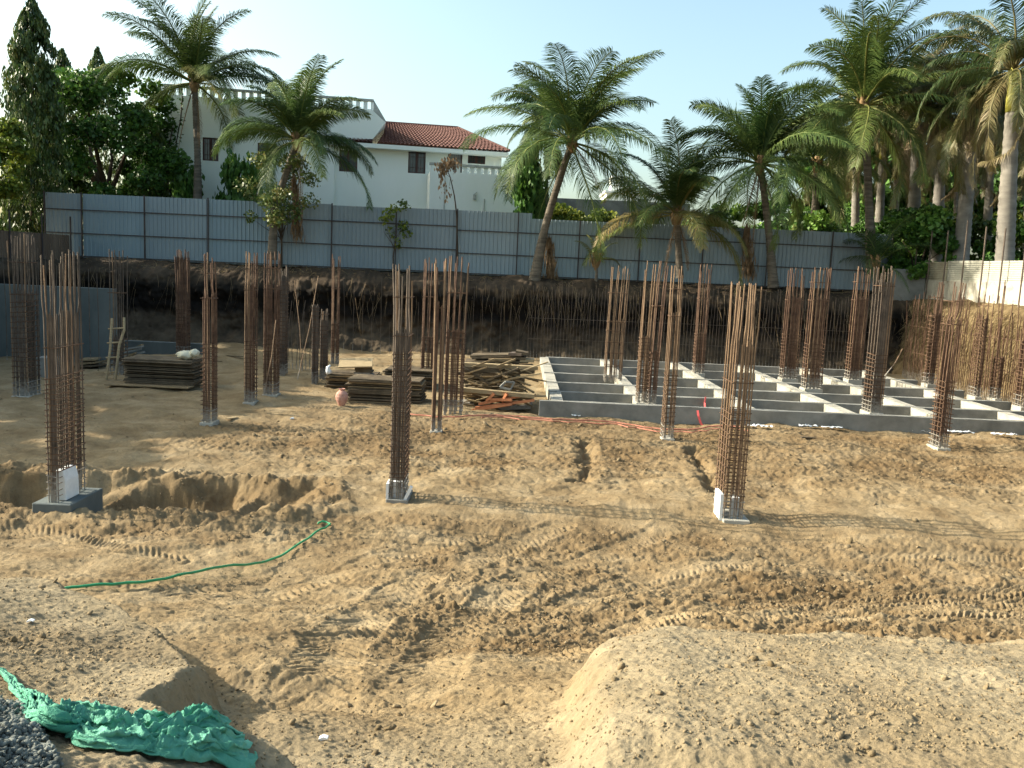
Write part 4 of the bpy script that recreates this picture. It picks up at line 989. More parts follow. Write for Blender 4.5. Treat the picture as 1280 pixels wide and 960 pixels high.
# ------------------------------------------------------------------ rebar columns
GC = 'rebar cages of columns standing in the pit'
def column(label, cx, yb, wpx, d=.6, nx=3, ny=4, top=330, lap=400, stir=430, zb=None, mt='rust', pitch=.13, rz=0.0, short=0, plate=True, twin=0, seed=None, tilt=0.0, br=.0125, sr=.008, lapm=None, lapp=.92, spread=1.0, xbar=None, skip_tall=0.0, pale_foot=True):
    seed = seed if seed is not None else int(cx * 7 + yb)
    rg = random.Random(seed)
    if zb is None:
        P = hit(cx, yb); z0 = P.z
    else:
        P = onz(cx, yb, zb); z0 = zb
    Y0 = P.y; w_ = max(.14, wpx * Y0 / F - abs(P.x) * d / Y0)
    cy = Y0 + d / 2; cxw = P.x * cy / Y0 * .5 + P.x * .5
    t = thing('rebar_column', label, 'rebar column', (cxw, cy, z0), R(rz), GC)
    k = 1 + max(0, (Y0 - 12)) * .022       # distant bars are bundles tied side by side
    top_z = at(cx + 12, top, cy).z - z0; lap_z = at(cx + 5, lap, cy).z - z0; st_z = at(cx, stir, cy).z - z0
    hw, hd = w_ / 2, d / 2
    pos = []
    for i in range(nx):
        x = -hw + w_ * i / max(1, nx - 1); pos += [(x, -hd), (x, hd)]
    for j in range(1, ny - 1):
        y = -hd + d * j / (ny - 1); pos += [(-hw, y), (hw, y)]
    lx, ly = rg.uniform(-.03, .03) + tilt, rg.uniform(-.03, .03)
    for i, (x, y) in enumerate(pos):
        if rg.random() >= skip_tall:
            ht = top_z * (1 - (rg.random() ** 2) * .07); bx, by = rg.uniform(-.018, .018), rg.uniform(-.018, .018)
            m = MB(); m.tube([(x, y, -.05), (x, y, lap_z * .6), (x + bx * .3 + lx * .3, y + by * .3, lap_z), (x + bx + lx * .7 + (rg.random() - .5) * .025, y + by, ht * .8 + .1), (x + bx * 2 + lx, y + by * 2 + ly, ht)], br * k, 5)
            m.build('vertical_bar', M[rg.choice([mt, mt, 'tan_bar' if rg.random() < .45 else mt])], t)
        if lap_z > .1 and rg.random() < lapp:
            ox = .035 * (1 if x <= 0 else -1); m = MB(); h2 = lap_z * (1 + rg.uniform(-.02, .02))
            m.tube([(x + ox, y, -.05), (x + ox + rg.uniform(-.01, .01), y + .01, h2 * .5), (x + ox, y, h2)], br * k * .95, 5)
            m.build('vertical_bar', M[lapm or mt], t)
    sm = None; z = .10; r_ = br * k + sr
    while z < st_z:
        j = len(t.children)
        if sm is None or rg.random() < .3:
            m = MB(); a, b = hw + r_, hd + r_
            sk = rg.uniform(-.03, .03)
            m.tube([(-a, -b, sk), (a, -b, 0), (a, b, -sk), (-a, b, 0)], sr * k, 4, closed=True)
            if ny > 3: m.tube([(-a, -b * .33, 0), (a, -b * .33, 0.0)], sr * k, 4); m.tube([(-a, b * .33, 0), (a, b * .33, 0)], sr * k, 4)
            sm = m.mesh('stirrup', M['ruststir'])
        o = bpy.data.objects.new('stirrup', sm); link(o, t)
        if z < .42:
            o.material_slots[0].link = 'OBJECT'; o.material_slots[0].material = M['cemented']
        o.location = (rg.uniform(-.006, .006), rg.uniform(-.006, .006), z); o.rotation_euler = (rg.uniform(-.02, .02), rg.uniform(-.03, .03), rg.uniform(-.01, .01))
        z += pitch * rg.uniform(.85, 1.15)
    for fz_ in ((lap_z * .97, (lap_z + top_z) * .5) if xbar is None else xbar):
        if fz_ < top_z * .95 and rg.random() < .8:
            m = MB(); a, b = hw + r_, hd + r_; m.tube([(-a, -b, 0), (a, -b, 0), (a, b, 0), (-a, b, 0)], sr * k * 1.1, 4, closed=True)
            o = m.build('stirrup', M['ruststir'], t); o.location = (0, 0, fz_)
    if plate:
        m = MB(); e = .05; m.box(-hw - e, hw + e, -hd - e, hd + e, -.16, rg.uniform(.015, .05)); m.build('kicker', M['concpale'] if pale_foot else M['conc'], t, bevel=.01)
    return t, w_, d, z0
L_ = dict
# on the near part of the floor
t1, w1, d1, z1 = column('thick rebar column on a raised concrete footing at the left edge of the trench', 76, 628, 40, d=.80, nx=4, ny=6, top=312, lap=392, stir=468, zb=.26, mt='rust2', pitch=.085, plate=False, xbar=(2.3,), seed=3, skip_tall=.15, br=.011, lapp=.8)
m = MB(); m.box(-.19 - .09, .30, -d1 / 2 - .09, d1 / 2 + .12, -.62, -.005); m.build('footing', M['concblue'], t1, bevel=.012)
m = MB(); m.prism([(-.02, 0), (.135, 0), (.135, .10), (.13, .30), (.105, .40), (.09, .46), (-.02, .46)], -.30, .10); m.build('starter_block', M['foam'], t1, bevel=.01)
t2, w2_, d2_, z2 = column('slender dark rebar column standing alone left of the picture centre', 497, 628, 22, d=.62, nx=3, ny=4, top=330, lap=412, stir=436, mt='rust2', pitch=.085, seed=4, br=.014, plate=False, lapm='rust2', lapp=.7)
m = MB(); m.box(-w2_ / 2 - .07, w2_ / 2 + .09, -d2_ / 2 - .06, d2_ / 2 + .06, -.2, .06); m.build('kicker', M['conc'], t2, bevel=.01)
m = MB(); m.box(-w2_ / 2 - .075, -w2_ / 2 - .03, -d2_ / 2 - .02, -d2_ / 2 + .3, .02, .32); m.build('spacer_board', M['foam'], t2)
m = MB(); m.box(-w2_ / 2 + .02, w2_ / 2 - .03, -d2_ / 2 + .03, -d2_ / 2 + .16, .02, .34); m.build('spacer_board', M['foam'], t2)
m = MB(); m.box(-.02, .03, -.03, .03, 0, .26, Matrix.Translation((w2_ / 2 + .03, -d2_ / 2, .05)) @ Matrix.Rotation(R(24), 4, 'Y')); m.build('spacer_board', M['foam'], t2)
t3, w3, d3, z3 = column('tall pale brown rebar column nearest on the right half of the pit', 912, 652, 37, d=.68, nx=4, ny=5, top=352, lap=430, stir=512, mt='tan_bar', pitch=.115, seed=5, br=.013, plate=False, lapm='tan_bar', xbar=(2.35,), lapp=.6)
m = MB(); m.box(-w3 / 2 - .02, w3 / 2 + .12, -d3 / 2 - .10, d3 / 2 + .08, -.22, .05); m.build('kicker', M['concpale'], t3, bevel=.012)
m = MB(); m.box(-w3 / 2 - .07, -w3 / 2 - .02, -d3 / 2, -d3 / 2 + .42, .0, .46); m.build('spacer_board', M['foam'], t3)
m = MB(); m.box(-.02, w3 / 2 - .05, -d3 / 2 + .05, -d3 / 2 + .18, .04, .40); m.build('spacer_board', M['foam'], t3)
column('rebar column standing in the open soil nearest the right end of the front beam', 1176, 562, 25, d=.5, nx=3, ny=4, top=352, lap=400, stir=472, seed=6, pitch=.11, tilt=.15, skip_tall=.35)
column('leaning-topped slim rebar column in front of the beams, with coiled stirrups', 834, 550, 15, d=.4, nx=2, ny=3, top=332, lap=390, stir=462, mt='tan_bar', seed=7, pitch=.12)
column('pair of bare strong bars standing apart between the timber stacks', 545, 541, 11, d=.25, nx=2, ny=2, top=322, lap=380, stir=520, seed=8, pitch=.2, br=.022, sr=.004)
column('slim orange-brown rebar column between the left shade and the jar', 260, 530, 19, d=.4, nx=3, ny=3, top=316, lap=368, stir=426, seed=9, pitch=.11, skip_tall=.2)
column('rebar column on a pale pad left of the close pair', 312, 505, 15, d=.4, nx=3, ny=3, top=314, lap=358, stir=420, seed=10, pitch=.12)
column('wider rebar column on a pale pad right of the close pair', 338, 495, 19, d=.4, nx=4, ny=3, top=314, lap=357, stir=413, seed=11, pitch=.12)
column('dark rebar column just behind the close pair', 353, 470, 10, d=.4, nx=3, ny=3, top=330, lap=345, stir=348, mt='rust2', seed=12, plate=False)
column('thick shaded rebar column by the left picture edge', 30, 496, 34, d=.6, nx=5, ny=4, top=292, lap=364, stir=372, mt='rust2', seed=13, pitch=.13)
column('shaded rebar column against the back bank behind the plywood stack', 228, 447, 17, d=.4, nx=4, ny=3, top=312, lap=322, stir=386, mt='rust', seed=14, pitch=.14, plate=False)
column('thin shaded rebar column behind the ladder', 147, 468, 22, d=.4, nx=4, ny=2, top=312, lap=420, stir=424, mt='rust2', seed=15, plate=False)
column('short stout dark rebar bundle in the group behind the jar', 393, 480, 7, d=.2, nx=2, ny=3, top=380, lap=382, stir=384, mt='rust2', seed=16, plate=False, br=.014)
column('short tan rebar bundle beside the stacked panels', 404, 474, 9, d=.25, nx=3, ny=2, top=386, lap=400, stir=405, mt='rust2', seed=17, plate=False, br=.013)
column('rebar column with red stirrups behind the panel stack', 418, 455, 9, d=.35, nx=2, ny=3, top=318, lap=404, stir=406, seed=18, plate=False, pitch=.16)
column('rebar column right behind the slender dark column', 533, 484, 15, d=.4, nx=3, ny=3, top=322, lap=420, stir=422, seed=19, pitch=.13, plate=False)
column('wide open rebar column at the left end of the plank heap', 566, 517, 23, d=.5, nx=4, ny=3, top=320, lap=412, stir=415, seed=20, pitch=.13, br=.014, plate=False)
# on the ground beams
column('rebar column in two splayed groups on the left part of the beams', 766, 476, 22, d=.4, nx=4, ny=2, top=332, lap=400, stir=402, zb=.36, mt='tan_bar', seed=21, pitch=.4, tilt=.1, plate=False)
column('left one of the twin slim columns on the front beams', 801, 505, 12, d=.4, nx=2, ny=3, top=326, lap=420, stir=424, zb=.36, mt='tan_bar', seed=22, pitch=.11)
column('right one of the twin slim columns on the front beams', 814, 507, 12, d=.4, nx=2, ny=3, top=326, lap=438, stir=440, zb=.36, mt='rust', seed=23, pitch=.11, tilt=.08)
column('dark rebar column between the twin columns and the tall pale one, by the back beam', 873, 468, 14, d=.4, nx=3, ny=3, top=330, lap=416, stir=418, zb=.36, seed=24, pitch=.13)
column('left one of the close red-brown pair of columns on the back beams', 986, 474, 22, d=.45, nx=5, ny=3, top=335, lap=372, stir=416, zb=.36, seed=25, pitch=.13)
column('right one of the close red-brown pair of columns on the back beams', 1015, 487, 25, d=.45, nx=5, ny=3, top=334, lap=372, stir=426, zb=.36, seed=26, pitch=.13)
column('red-brown column on the back beams just left of the thickest one', 1067, 476, 20, d=.45, nx=4, ny=3, top=333, lap=372, stir=426, zb=.36, seed=27, pitch=.13)
column('thickest and densest rebar column rising from the front beam', 1092, 517, 25, d=.6, nx=6, ny=4, top=332, lap=352, stir=440, zb=.37, mt='rust2', seed=28, pitch=.12, br=.012)
column('short rebar column on the right beams with red grid of stirrups', 1163, 481, 16, d=.45, nx=4, ny=3, top=352, lap=392, stir=394, zb=.34, seed=29, pitch=.14, skip_tall=.6)
column('narrow dark rebar column before the right bank', 1220, 497, 13, d=.45, nx=3, ny=4, top=368, lap=396, stir=400, zb=.3, seed=30, pitch=.12, skip_tall=.6)
column('low red stirrup cage before the right bank', 1245, 499, 15, d=.45, nx=4, ny=3, top=350, lap=446, stir=450, zb=.3, seed=31, pitch=.13, skip_tall=.7)
column('low red stirrup cage cut by the right picture edge', 1277, 510, 16, d=.45, nx=4, ny=3, top=360, lap=428, stir=432, zb=.3, seed=32, pitch=.13, skip_tall=.6)
# starter bars of the retaining walls
def bar_row(label, A, B, n, h0, h1, z0, seed, mt='rust2', horiz=(), rr=.010, lean=.05):
    rg = random.Random(seed); A = Vector(A); B = Vector(B); t = thing('rebar_mat', label, 'rebar mat', (A.x, A.y, z0)); m = MB()
    for i in range(n):
        p = A.lerp(B, i / (n - 1)) - A; h = rg.uniform(h0, h1)
        m.tube([(p.x, p.y, -.2), (p.x + rg.uniform(-lean, lean) * .4, p.y, h * .5), (p.x + rg.uniform(-lean, lean), p.y + rg.uniform(-lean, lean), h)], rr, 4)
    m.build('upright_bars', M[mt], t)
    if horiz:
        m = MB()
        for z in horiz:
            q = B - A; m.tube([(0, -.03, z), tuple(q * .5 + Vector((0, -.03, z + .03))), tuple(q + Vector((0, -.03, z)))], rr * .9, 4)
        m.build('cross_bars', M[mt], t)
bar_row('long row of thin starter bars along the foot of the dark back bank', (.6, 38.2, 0), (16.2, 38.2, 0), 112, 2.9, 3.5, .1, 1, horiz=(.9, 1.8), rr=.010)
bar_row('sparse starter bars against the back bank behind the stacked panels', (-7.6, 39.2, 0), (.2, 39.2, 0), 20, 1.2, 3.2, .1, 2, rr=.010)
bar_row('row of starter bars along the sunlit right bank', (16.9, 38, 0), (16.9, 19, 0), 165, 2.5, 3.7, .1, 3, 'rust', horiz=(1.1, 2.2), rr=.015, lean=.14)
bar_row('short starter bars beside the two dark rebar bundles', (-8.9, 32, 0), (-7.2, 32, 0), 15, 1.6, 2.6, 0, 4, 'rust2', rr=.013, lean=.2)
bar_row('shaded starter bars in front of the far left concrete wall', (-17.9, 30.4, 0), (-14.4, 30.4, 0), 13, 3.2, 4.2, 0, 5, 'rust2', rr=.013)
for i, (a, b, lab) in enumerate([((372, 474), (398, 345), 'long loose bar leaning by the short bundles'), ((330, 492), (345, 400), 'bent loose bar leaning on the wider pad column'), ((378, 470), (368, 350), 'loose bar leaning back towards the dark bank'),
                                 ((1106, 470), (1128, 436), 'short bright rod sticking out beside the thickest column')]):
    Yb = (28, 24.6, 31, 24.4)[i]; A_ = at(*a, Yb); B_ = at(*b, Yb + .4); m = MB(); m.tube([(0, 0, 0), tuple((B_ - A_) * .5 + Vector((.05, 0, 0))), tuple(B_ - A_)], .016, 5)
    o = m.build('loose_bar', M['tan_bar'], None, loc=A_); tag(o, lab, 'steel bar')

# ------------------------------------------------------------------ ground beams
YS = [24.0, 26.1, 28.3, 30.9, 33.7, 36.5]; XS = [1.12, 3.62, 6.55, 9.35, 11.95, 14.55]
gb = thing('ground_beam_grid', 'grid of grey concrete ground beams on the right half of the pit floor', 'concrete beams', (0, 0, 0))
BH = .39; BW = .24
def beam(x0, x1, y0, y1, h, mt, seed, z0=-.15):
    """cast beam: slightly wavy edges and top"""
    rg = random.Random(seed); m = MB(); lx, ly = x1 - x0, y1 - y0; n = max(2, int(max(lx, ly) / .7)); alongx = lx > ly
    ring = []
    for i in range(n + 1):
        f = i / n; e = [rg.uniform(-.008, .008) for _ in range(4)]
        if alongx: ring.append([(x0 + lx * f, y0 + e[0], z0), (x0 + lx * f, y0 + e[0], h + e[1]), (x0 + lx * f, y1 + e[2], h + e[3]), (x0 + lx * f, y1 + e[2], z0)])
        else: ring.append([(x0 + e[0], y0 + ly * f, z0), (x0 + e[0], y0 + ly * f, h + e[1]), (x1 + e[2], y0 + ly * f, h + e[3]), (x1 + e[2], y0 + ly * f, z0)])
    for a, b in zip(ring[:-1], ring[1:]):
        for k in range(4): m.quad(a[k], a[(k + 1) % 4], b[(k + 1) % 4], b[k])
    m.poly(ring[0]); m.poly(ring[-1][::-1])
    return m.build('beam', M[mt], gb)
for j, y in enumerate(YS):
    x0 = .78 if j == 0 else XS[0] + BW; x1 = (17.6, 16.8, 16.2, 16.0, 15.6, 15.4)[j]
    if j: x0 = XS[0] + BW - .003
    beam(x0, x1, y, y + BW, BH + (.0 if j else .02), 'conc', 10 + j)
for i, x in enumerate(XS):
    for j in range(len(YS) - 1):
        beam(x, x + BW + .1, YS[j] + BW + .003, YS[j + 1] - .003, BH - .012, 'concpale', 30 + i * 7 + j)  # paler concrete paints in the sun on these beams' left faces
tag(gb, kind=None)
for i, (x, y, a) in enumerate([(941, 535, .5), (958, 536, .3), (1010, 535, .5), (1040, 537, .6), (1150, 541, .5), (1200, 543, .7), (1255, 546, .7), (720, 522, .25)]):
    P = hit(x, y); rg = np.random.default_rng(i); nx_, ny_ = 16, 5
    gx_, gy_ = np.meshgrid(np.linspace(-a / 2, a / 2, nx_), np.linspace(-.07, .07, ny_))
    gz_ = np.array(.04 + .05 * perlin(gx_ * 11 + i * 9, gy_ * 14, i) + .03); ii = np.arange(nx_ * ny_).reshape(ny_, nx_)
    Fc = np.stack([ii[:-1, :-1], ii[:-1, 1:], ii[1:, 1:], ii[1:, :-1]], -1).reshape(-1, 4)
    o = mesh_np('plastic_scrap', np.stack([gx_, gy_ + .05 * perlin(gx_ * 4, gx_ * 0 + i, 3), gz_], -1), Fc, M['plastic']); o.location = P
    s_ = o.modifiers.new('thickness', 'SOLIDIFY'); s_.thickness = .004
    tag(o, ['white plastic scrap on the soil just right of the tall pale column foot', 'small white plastic scrap, second to the right of the tall pale column', 'thin white plastic strip under the middle of the right half of the front beam', 'white plastic strip before the thickest rebar column', 'white plastic strip just left of the column standing in open soil', 'white plastic strip just right of the column standing in open soil', 'white plastic strip by the right picture edge below the front beam', 'tiny white plastic scrap at the left end of the front beam'][i], 'plastic scrap', 'white plastic scraps along the front beam')

# concrete pieces on the left
m = MB(); A_ = at(-60, 455, 31.5); B_ = at(143, 455, 31.5); zt = at(140, 361, 31.5).z
m.box(-21.2, B_.x, 31.5, 31.8, -.2, zt); 
for x in (A_.x + 2.4, A_.x + 4.4): m.box(x, x + .03, 31.47, 31.5, 0, zt)
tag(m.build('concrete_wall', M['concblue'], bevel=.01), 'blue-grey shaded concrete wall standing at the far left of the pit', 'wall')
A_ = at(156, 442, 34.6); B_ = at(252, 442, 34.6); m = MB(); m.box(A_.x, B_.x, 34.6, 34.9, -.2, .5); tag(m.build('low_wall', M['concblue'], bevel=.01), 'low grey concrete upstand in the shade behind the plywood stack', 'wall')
P = hit(56, 472); m = MB(); m.box(-.25, .25, 0, .5, -.1, .62); tag(m.build('concrete_block', M['conc'], loc=P, bevel=.015), 'grey concrete cube in the shade right of the far left rebar column', 'block')
P = hit(275, 446)
# ------------------------------------------------------------------ timber and plywood stacks
def panel(parent, nm, x, y, z, w_, d, h, rz, mt, rx=0, ry=0):
    m = MB(); m.box(-w_ / 2, w_ / 2, -d / 2, d / 2, 0, h); o = m.build(nm, M[mt], parent, bevel=.004)
    o.location = (x, y, z); o.rotation_euler = (rx, ry, rz); return o
def stack(label, px0, px1, yb, yt, seed, d=1.2, mt='ply', edge='plank', name='plywood_stack', th=(.02, .05), jit=.07, group=None):
    rg = random.Random(seed); A_ = hit((px0 + px1) / 2, yb); w_ = (px1 - px0) / F * A_.y; H = (yb - yt) / F * A_.y
    t = thing(name, label, 'timber stack', (A_.x, A_.y + d / 2, A_.z - .02), group=group); z = 0; 
    while z < H:
        h = rg.uniform(*th); g = rg.choice([.004, .004, .03])
        panel(t, 'panel', rg.uniform(-jit, jit), rg.uniform(-jit, jit), z, w_ * rg.uniform(.93, 1.0), d * rg.uniform(.92, 1), h, R(rg.uniform(-2, 2)), rg.choice([mt, mt, edge]))
        z += h + g
    return t, H, w_
s1, H1, W1 = stack('dark weathered plywood stack with a cream sack on top in the left shade', 151, 242, 482, 450, 1, d=1.1, edge='ply')
panel(s1, 'panel', -.15, -.75, .02, W1 * 1.15, .5, .035, R(-1), 'plank')
P = at(235, 446, hit(196, 482).y + .55); P.z = s1.location.z + H1 + .05
# sack: two lobes
t = thing('sack', 'crumpled cream sack lying on the right end of the shaded plywood stack', 'sack', tuple(P))
for nm, (cx_, cz_, sx, sz_) in (('body', (-.06, .10, .28, .13)), ('tied_end', (.20, .17, .13, .12))):
    me = bpy.data.meshes.new(nm); bm_u, bm_v = np.meshgrid(np.linspace(0, 6.283, 25)[:-1], np.linspace(.05, 3.09, 14))
    n_ = 1 + .16 * perlin(bm_u * 2, bm_v * 2.5, 4) + .1 * np.sin(bm_u * 5 + bm_v * 3)
    V = np.stack([cx_ + sx * n_ * np.sin(bm_v) * np.cos(bm_u), .2 * n_ * np.sin(bm_v) * np.sin(bm_u), cz_ + sz_ * n_ * np.cos(bm_v)], -1)
    ii = np.arange(24 * 14).reshape(14, 24); Fc = np.stack([ii[:-1], np.roll(ii, -1, 1)[:-1], np.roll(ii, -1, 1)[1:], ii[1:]], -1).reshape(-1, 4)
    mesh_np(nm, V, Fc, M['bag'], t, smooth=True)
s2, H2, W2 = stack('long low stack of panels just right of the clay jar', 430, 526, 506, 475, 2, d=1.2)
s3, H3, W3 = stack('stack of dark panels behind and left of the clay jar', 405, 470, 487, 468, 3, d=1.1)
s4, H4, W4 = stack('stack of dark panels behind the slender dark column', 478, 541, 489, 461, 4, d=1.2, edge='ply')
# tilted panels and block lying on the stack
P = at(455, 466, hit(450, 490).y + .5)
t = thing('timber_block', 'dark timber block pile on top of the panels', 'timber', (P.x, P.y, s3.location.z + H3 + .0))
for k in range(5): panel(t, 'panel', random.Random(k).uniform(-.03, .03), 0, .01 + k * .055, .52, .5, .05, R(k * 3 - 5), 'rust2' if k < 2 else 'ply')
o = panel(None, 'tilted_board', P.x - .25, P.y - .05, s3.location.z + H3 + .38, 1.05, .8, .04, R(6), 'plankpale', rx=R(14), ry=R(-3)); tag(o, 'pale board lying tilted on top of the dark timber blocks', 'board')
P = at(412, 463, hit(405, 487).y + .3); P.z = s3.location.z + H3
m = MB(); m.tube([(0, 0, .02), (-.04, 0, .12), (-.05, 0, .22), (.02, 0, .30)], [.10, .09, .06, .02], 8); tag(m.build('bucket_lid', M['plastic'], loc=P, smooth=True), 'small white curved plastic piece on the left end of the panels', 'plastic piece')
# heap of planks
P0 = hit(620, 516)
hp = thing('plank_heap', 'untidy heap of planks and broken formwork left of the concrete beams', 'timber heap', tuple(P0))
rg = random.Random(9)
def plank_px(a, b, Y, wd, th, mt, nm='plank', par=None, rot=0.0):
    A_ = at(*a, Y) ; B_ = at(*b, Y + rg.uniform(-.15, .15)); v = B_ - A_; L = v.length; x = v.normalized(); up = Vector((0, math.sin(rot), math.cos(rot))); y = up.cross(x).normalized(); z = x.cross(y)
    Mx = Matrix((x, y, z)).transposed().to_4x4(); Mx.translation = A_ - P0; m = MB(); m.box(0, L, -wd / 2, wd / 2, -th / 2, th / 2, Mx); return m.build(nm, M[mt], par or hp)
for k in range(20):
    y = 511 - k * 3.6; plank_px((580 + rg.uniform(-7, 14), y + rg.uniform(-1, 2)), (662 + rg.uniform(-14, 8), y + rg.uniform(-2, 3)), 25.2 + k * .07, rg.uniform(.4, 1.0), rg.uniform(.04, .09), rg.choice(['ply', 'plank', 'ply', 'rust2']))
for k in range(62):
    x = rg.uniform(576, 652); y = rg.uniform(458, 508); l = rg.uniform(14, 40); a = rg.uniform(-.5, .6)
    plank_px((x, y), (x + l * math.cos(a), y + l * math.sin(a)), 24.75 + rg.random() * .3, rg.uniform(.06, .14), rg.uniform(.025, .05), rg.choice(['plank', 'plankpale', 'ply', 'plank']))
plank_px((578, 455), (672, 460), 25.1, .25, .10, 'plankpale'); plank_px((580, 460), (668, 465), 25.0, .2, .12, 'ply'); plank_px((576, 458), (612, 480), 24.8, .12, .06, 'ply')
plank_px((572, 486), (668, 495), 24.55, .25, .11, 'plankpale'); plank_px((573, 489), (665, 498), 24.6, .2, .07, 'plank')
for a, b in (((594, 510), (668, 500)), ((598, 505), (655, 494)), ((608, 501), (618, 492)), ((612, 499), (640, 500)), ((628, 502), (634, 492)), ((590, 513), (640, 505))): plank_px(a, b, 24.4, .09, .07, 'orange', 'formwork_batten')
for a, b in (((625, 484), (632, 477)), ((632, 477), (643, 478)), ((643, 478), (638, 487)), ((625, 484), (638, 487))): plank_px(a, b, 24.3, .05, .05, 'conc', 'metal_frame')
for k, (x, y, w_, mt_) in enumerate(((640, 446, 17, 'ply'), (638, 442, 16, 'rust2'), (645, 439, 15, 'ply'), (612, 449, 30, 'plank'), (650, 450, 18, 'plankpale'), (618, 453, 26, 'plank'))): plank_px((x, y), (x + w_, y + rg.uniform(-2, 3)), 26.2, .5, .08, mt_)
# loose planks behind the ladder
pl_ = thing('plank_pile', 'loose shaded planks piled behind the ladder', 'timber pile', tuple(hit(150, 458))); P0 = pl_.location.copy()
for a, b in (((128, 447), (176, 436)), ((130, 452), (178, 431)), ((136, 458), (170, 441)), ((122, 462), (150, 448)), ((150, 447), (180, 440)), ((105, 457), (130, 452)), ((104, 461), (133, 458)), ((106, 451), (122, 449)), ((160, 436), (178, 433))): plank_px(a, b, P0.y + .2, .2, .06, rg.choice(['plank', 'conc', 'ply']), par=pl_)
for k in range(5): plank_px((102, 449 + k * 4), (124, 448.5 + k * 4), P0.y - .2, .8, .05, rg.choice(['ply', 'plank']), par=pl_)
# ladder
a0, a1 = hit(133, 475), hit(150, 473); Yl = a0.y
t = thing('ladder', 'old wooden pole ladder standing crooked in the left shade', 'ladder', tuple(a0))
b0 = at(140, 398, Yl + .5) - a0; b1 = at(155, 397, Yl + .5) - a0; r1 = a1 - a0; r1.y = 0
m = MB(); m.tube([(0, 0, 0), tuple(b0 * .5 + Vector((.03, 0, 0))), tuple(b0)], .04, 7); m.build('rail', M['plankpale'], t)
m = MB(); m.tube([tuple(r1), tuple(r1.lerp(b1, .55) + Vector((-.03, 0, 0))), tuple(r1.lerp(b1, .8) + Vector((.06, 0, 0))), tuple(b1)], .04, 7); m.build('rail', M['plankpale'], t)
for f_ in (.12, .36, .60, .83):
    p, q = b0 * f_, r1.lerp(b1, f_); v = (q - p); m = MB(); m.tube([tuple(p - v * .25), tuple(q + v * .12)], .026, 6); m.build('rung', M['plankpale'], t)
# clay jar
P = hit(427, 507); t = thing('clay_jar', 'pinkish round clay water jar standing before the stacked panels', 'jar', tuple(P))
prof = [(.0, 0), (.10, .0), (.15, .08), (.20, .18), (.215, .28), (.195, .37), (.14, .43), (.09, .46), (.085, .49), (.115, .52), (.105, .525), (.07, .48), (.0, .46)]
m = MB(); n_ = 24
for (r0, z0), (r1_, z1_) in zip(prof[:-1], prof[1:]):
    for k in range(n_):
        a, b = 6.28318 * k / n_, 6.28318 * (k + 1) / n_
        m.quad((r0 * math.cos(a), r0 * math.sin(a), z0), (r0 * math.cos(b), r0 * math.sin(b), z0), (r1_ * math.cos(b), r1_ * math.sin(b), z1_), (r1_ * math.cos(a), r1_ * math.sin(a), z1_))
m.build('body', M['pot'], t, smooth=True).scale = (.82, .82, .92)

# ------------------------------------------------------------------ hose, cord, tape
def laid(pts, lift, sub=7):
    P = [Vector((*P2(0, p)[0], 0)) for p in pts]; out = []
    for i in range(len(P) - 1):
        p0, p1, p2, p3 = P[max(i - 1, 0)], P[i], P[i + 1], P[min(i + 2, len(P) - 1)]
        for k in range(sub):
            f = k / sub; q = .5 * ((2 * p1) + (p2 - p0) * f + (2 * p0 - 5 * p1 + 4 * p2 - p3) * f * f + (3 * p1 - p0 - 3 * p2 + p3) * f ** 3); out.append((q.x, q.y))
    out.append((P[-1].x, P[-1].y)); g_ = np.array(out); z = terrain(g_[:, 0], g_[:, 1]); zp = np.pad(z, 4, mode='edge'); z = np.max([zp[i:i + len(z)] for i in range(9)], axis=0); z = np.convolve(np.pad(z, 4, mode='edge'), np.ones(9) / 9, 'valid')
    return [(x, y, zz + lift) for (x, y), zz in zip(out, z)]
pp = laid([(50, 749), (110, 745), (180, 740), (240, 730), (300, 715), (345, 700), (380, 685), (402, 671), (412, 662), (403, 659), (398, 661)], .022)
m = MB(); m.tube([(x + .010 * math.sin(i * .9), y + .012 * math.sin(i * 1.7), z) for i, (x, y, z) in enumerate(pp)], .015, 7); tag(m.build('hose', M['hose'], smooth=True), 'green water hose lying in a curve on the soil at the left', 'hose')
pp = laid([(508, 521), (560, 526), (620, 524), (690, 529), (760, 531), (840, 540), (900, 538), (930, 541)], .05)
m = MB(); rg = random.Random(3); m.tube([(x, y + rg.uniform(-.06, .06), z) for x, y, z in pp], .020, 5); m.tube([(x, y - .35 + rg.uniform(-.12, .12), z) for x, y, z in pp[12:]], .016, 5)
tag(m.build('red_cord', M['redcable']), 'tangled faded red cord running along in front of the beams', 'cord')
for i, (pts, lab) in enumerate([(((872, 513), (873, 520), (876, 529), (881, 536)), 'pink tape strip hanging over the front beam'), (((882, 496), (881, 503), (881, 510)), 'short pink tape strip on the second beam')]):
    Yt = (23.9, 26.0)[i]; m = MB(); P = [at(x, y, Yt - .012 * k) for k, (x, y) in enumerate(pts)]
    for a, b in zip(P[:-1], P[1:]): m.box(0, (b - a).length, -.03, .03, -.004, .004, Matrix.Translation(a) @ (b - a).to_track_quat('X', 'Y').to_matrix().to_4x4())
    tag(m.build('tape_strip', M['pink']), lab, 'tape')
for i, (x, y, s_, lab) in enumerate([(365, 524, .05, 'white scrap on the soil below the pad columns'), (404, 925, .022, 'small pale litter scrap on the near ground'), (38, 779, .022, 'lilac litter scrap on the near left mound')]):
    P = hit(x, y); m = MB(); m.prism([(-s_, 0), (s_, .01), (s_ * .9, s_ * .7), (0, s_ * .9), (-s_ * .8, s_ * .5)], -s_ * .6, s_ * .6); tag(m.build('litter', M['plastic'], loc=P), lab, 'litter')

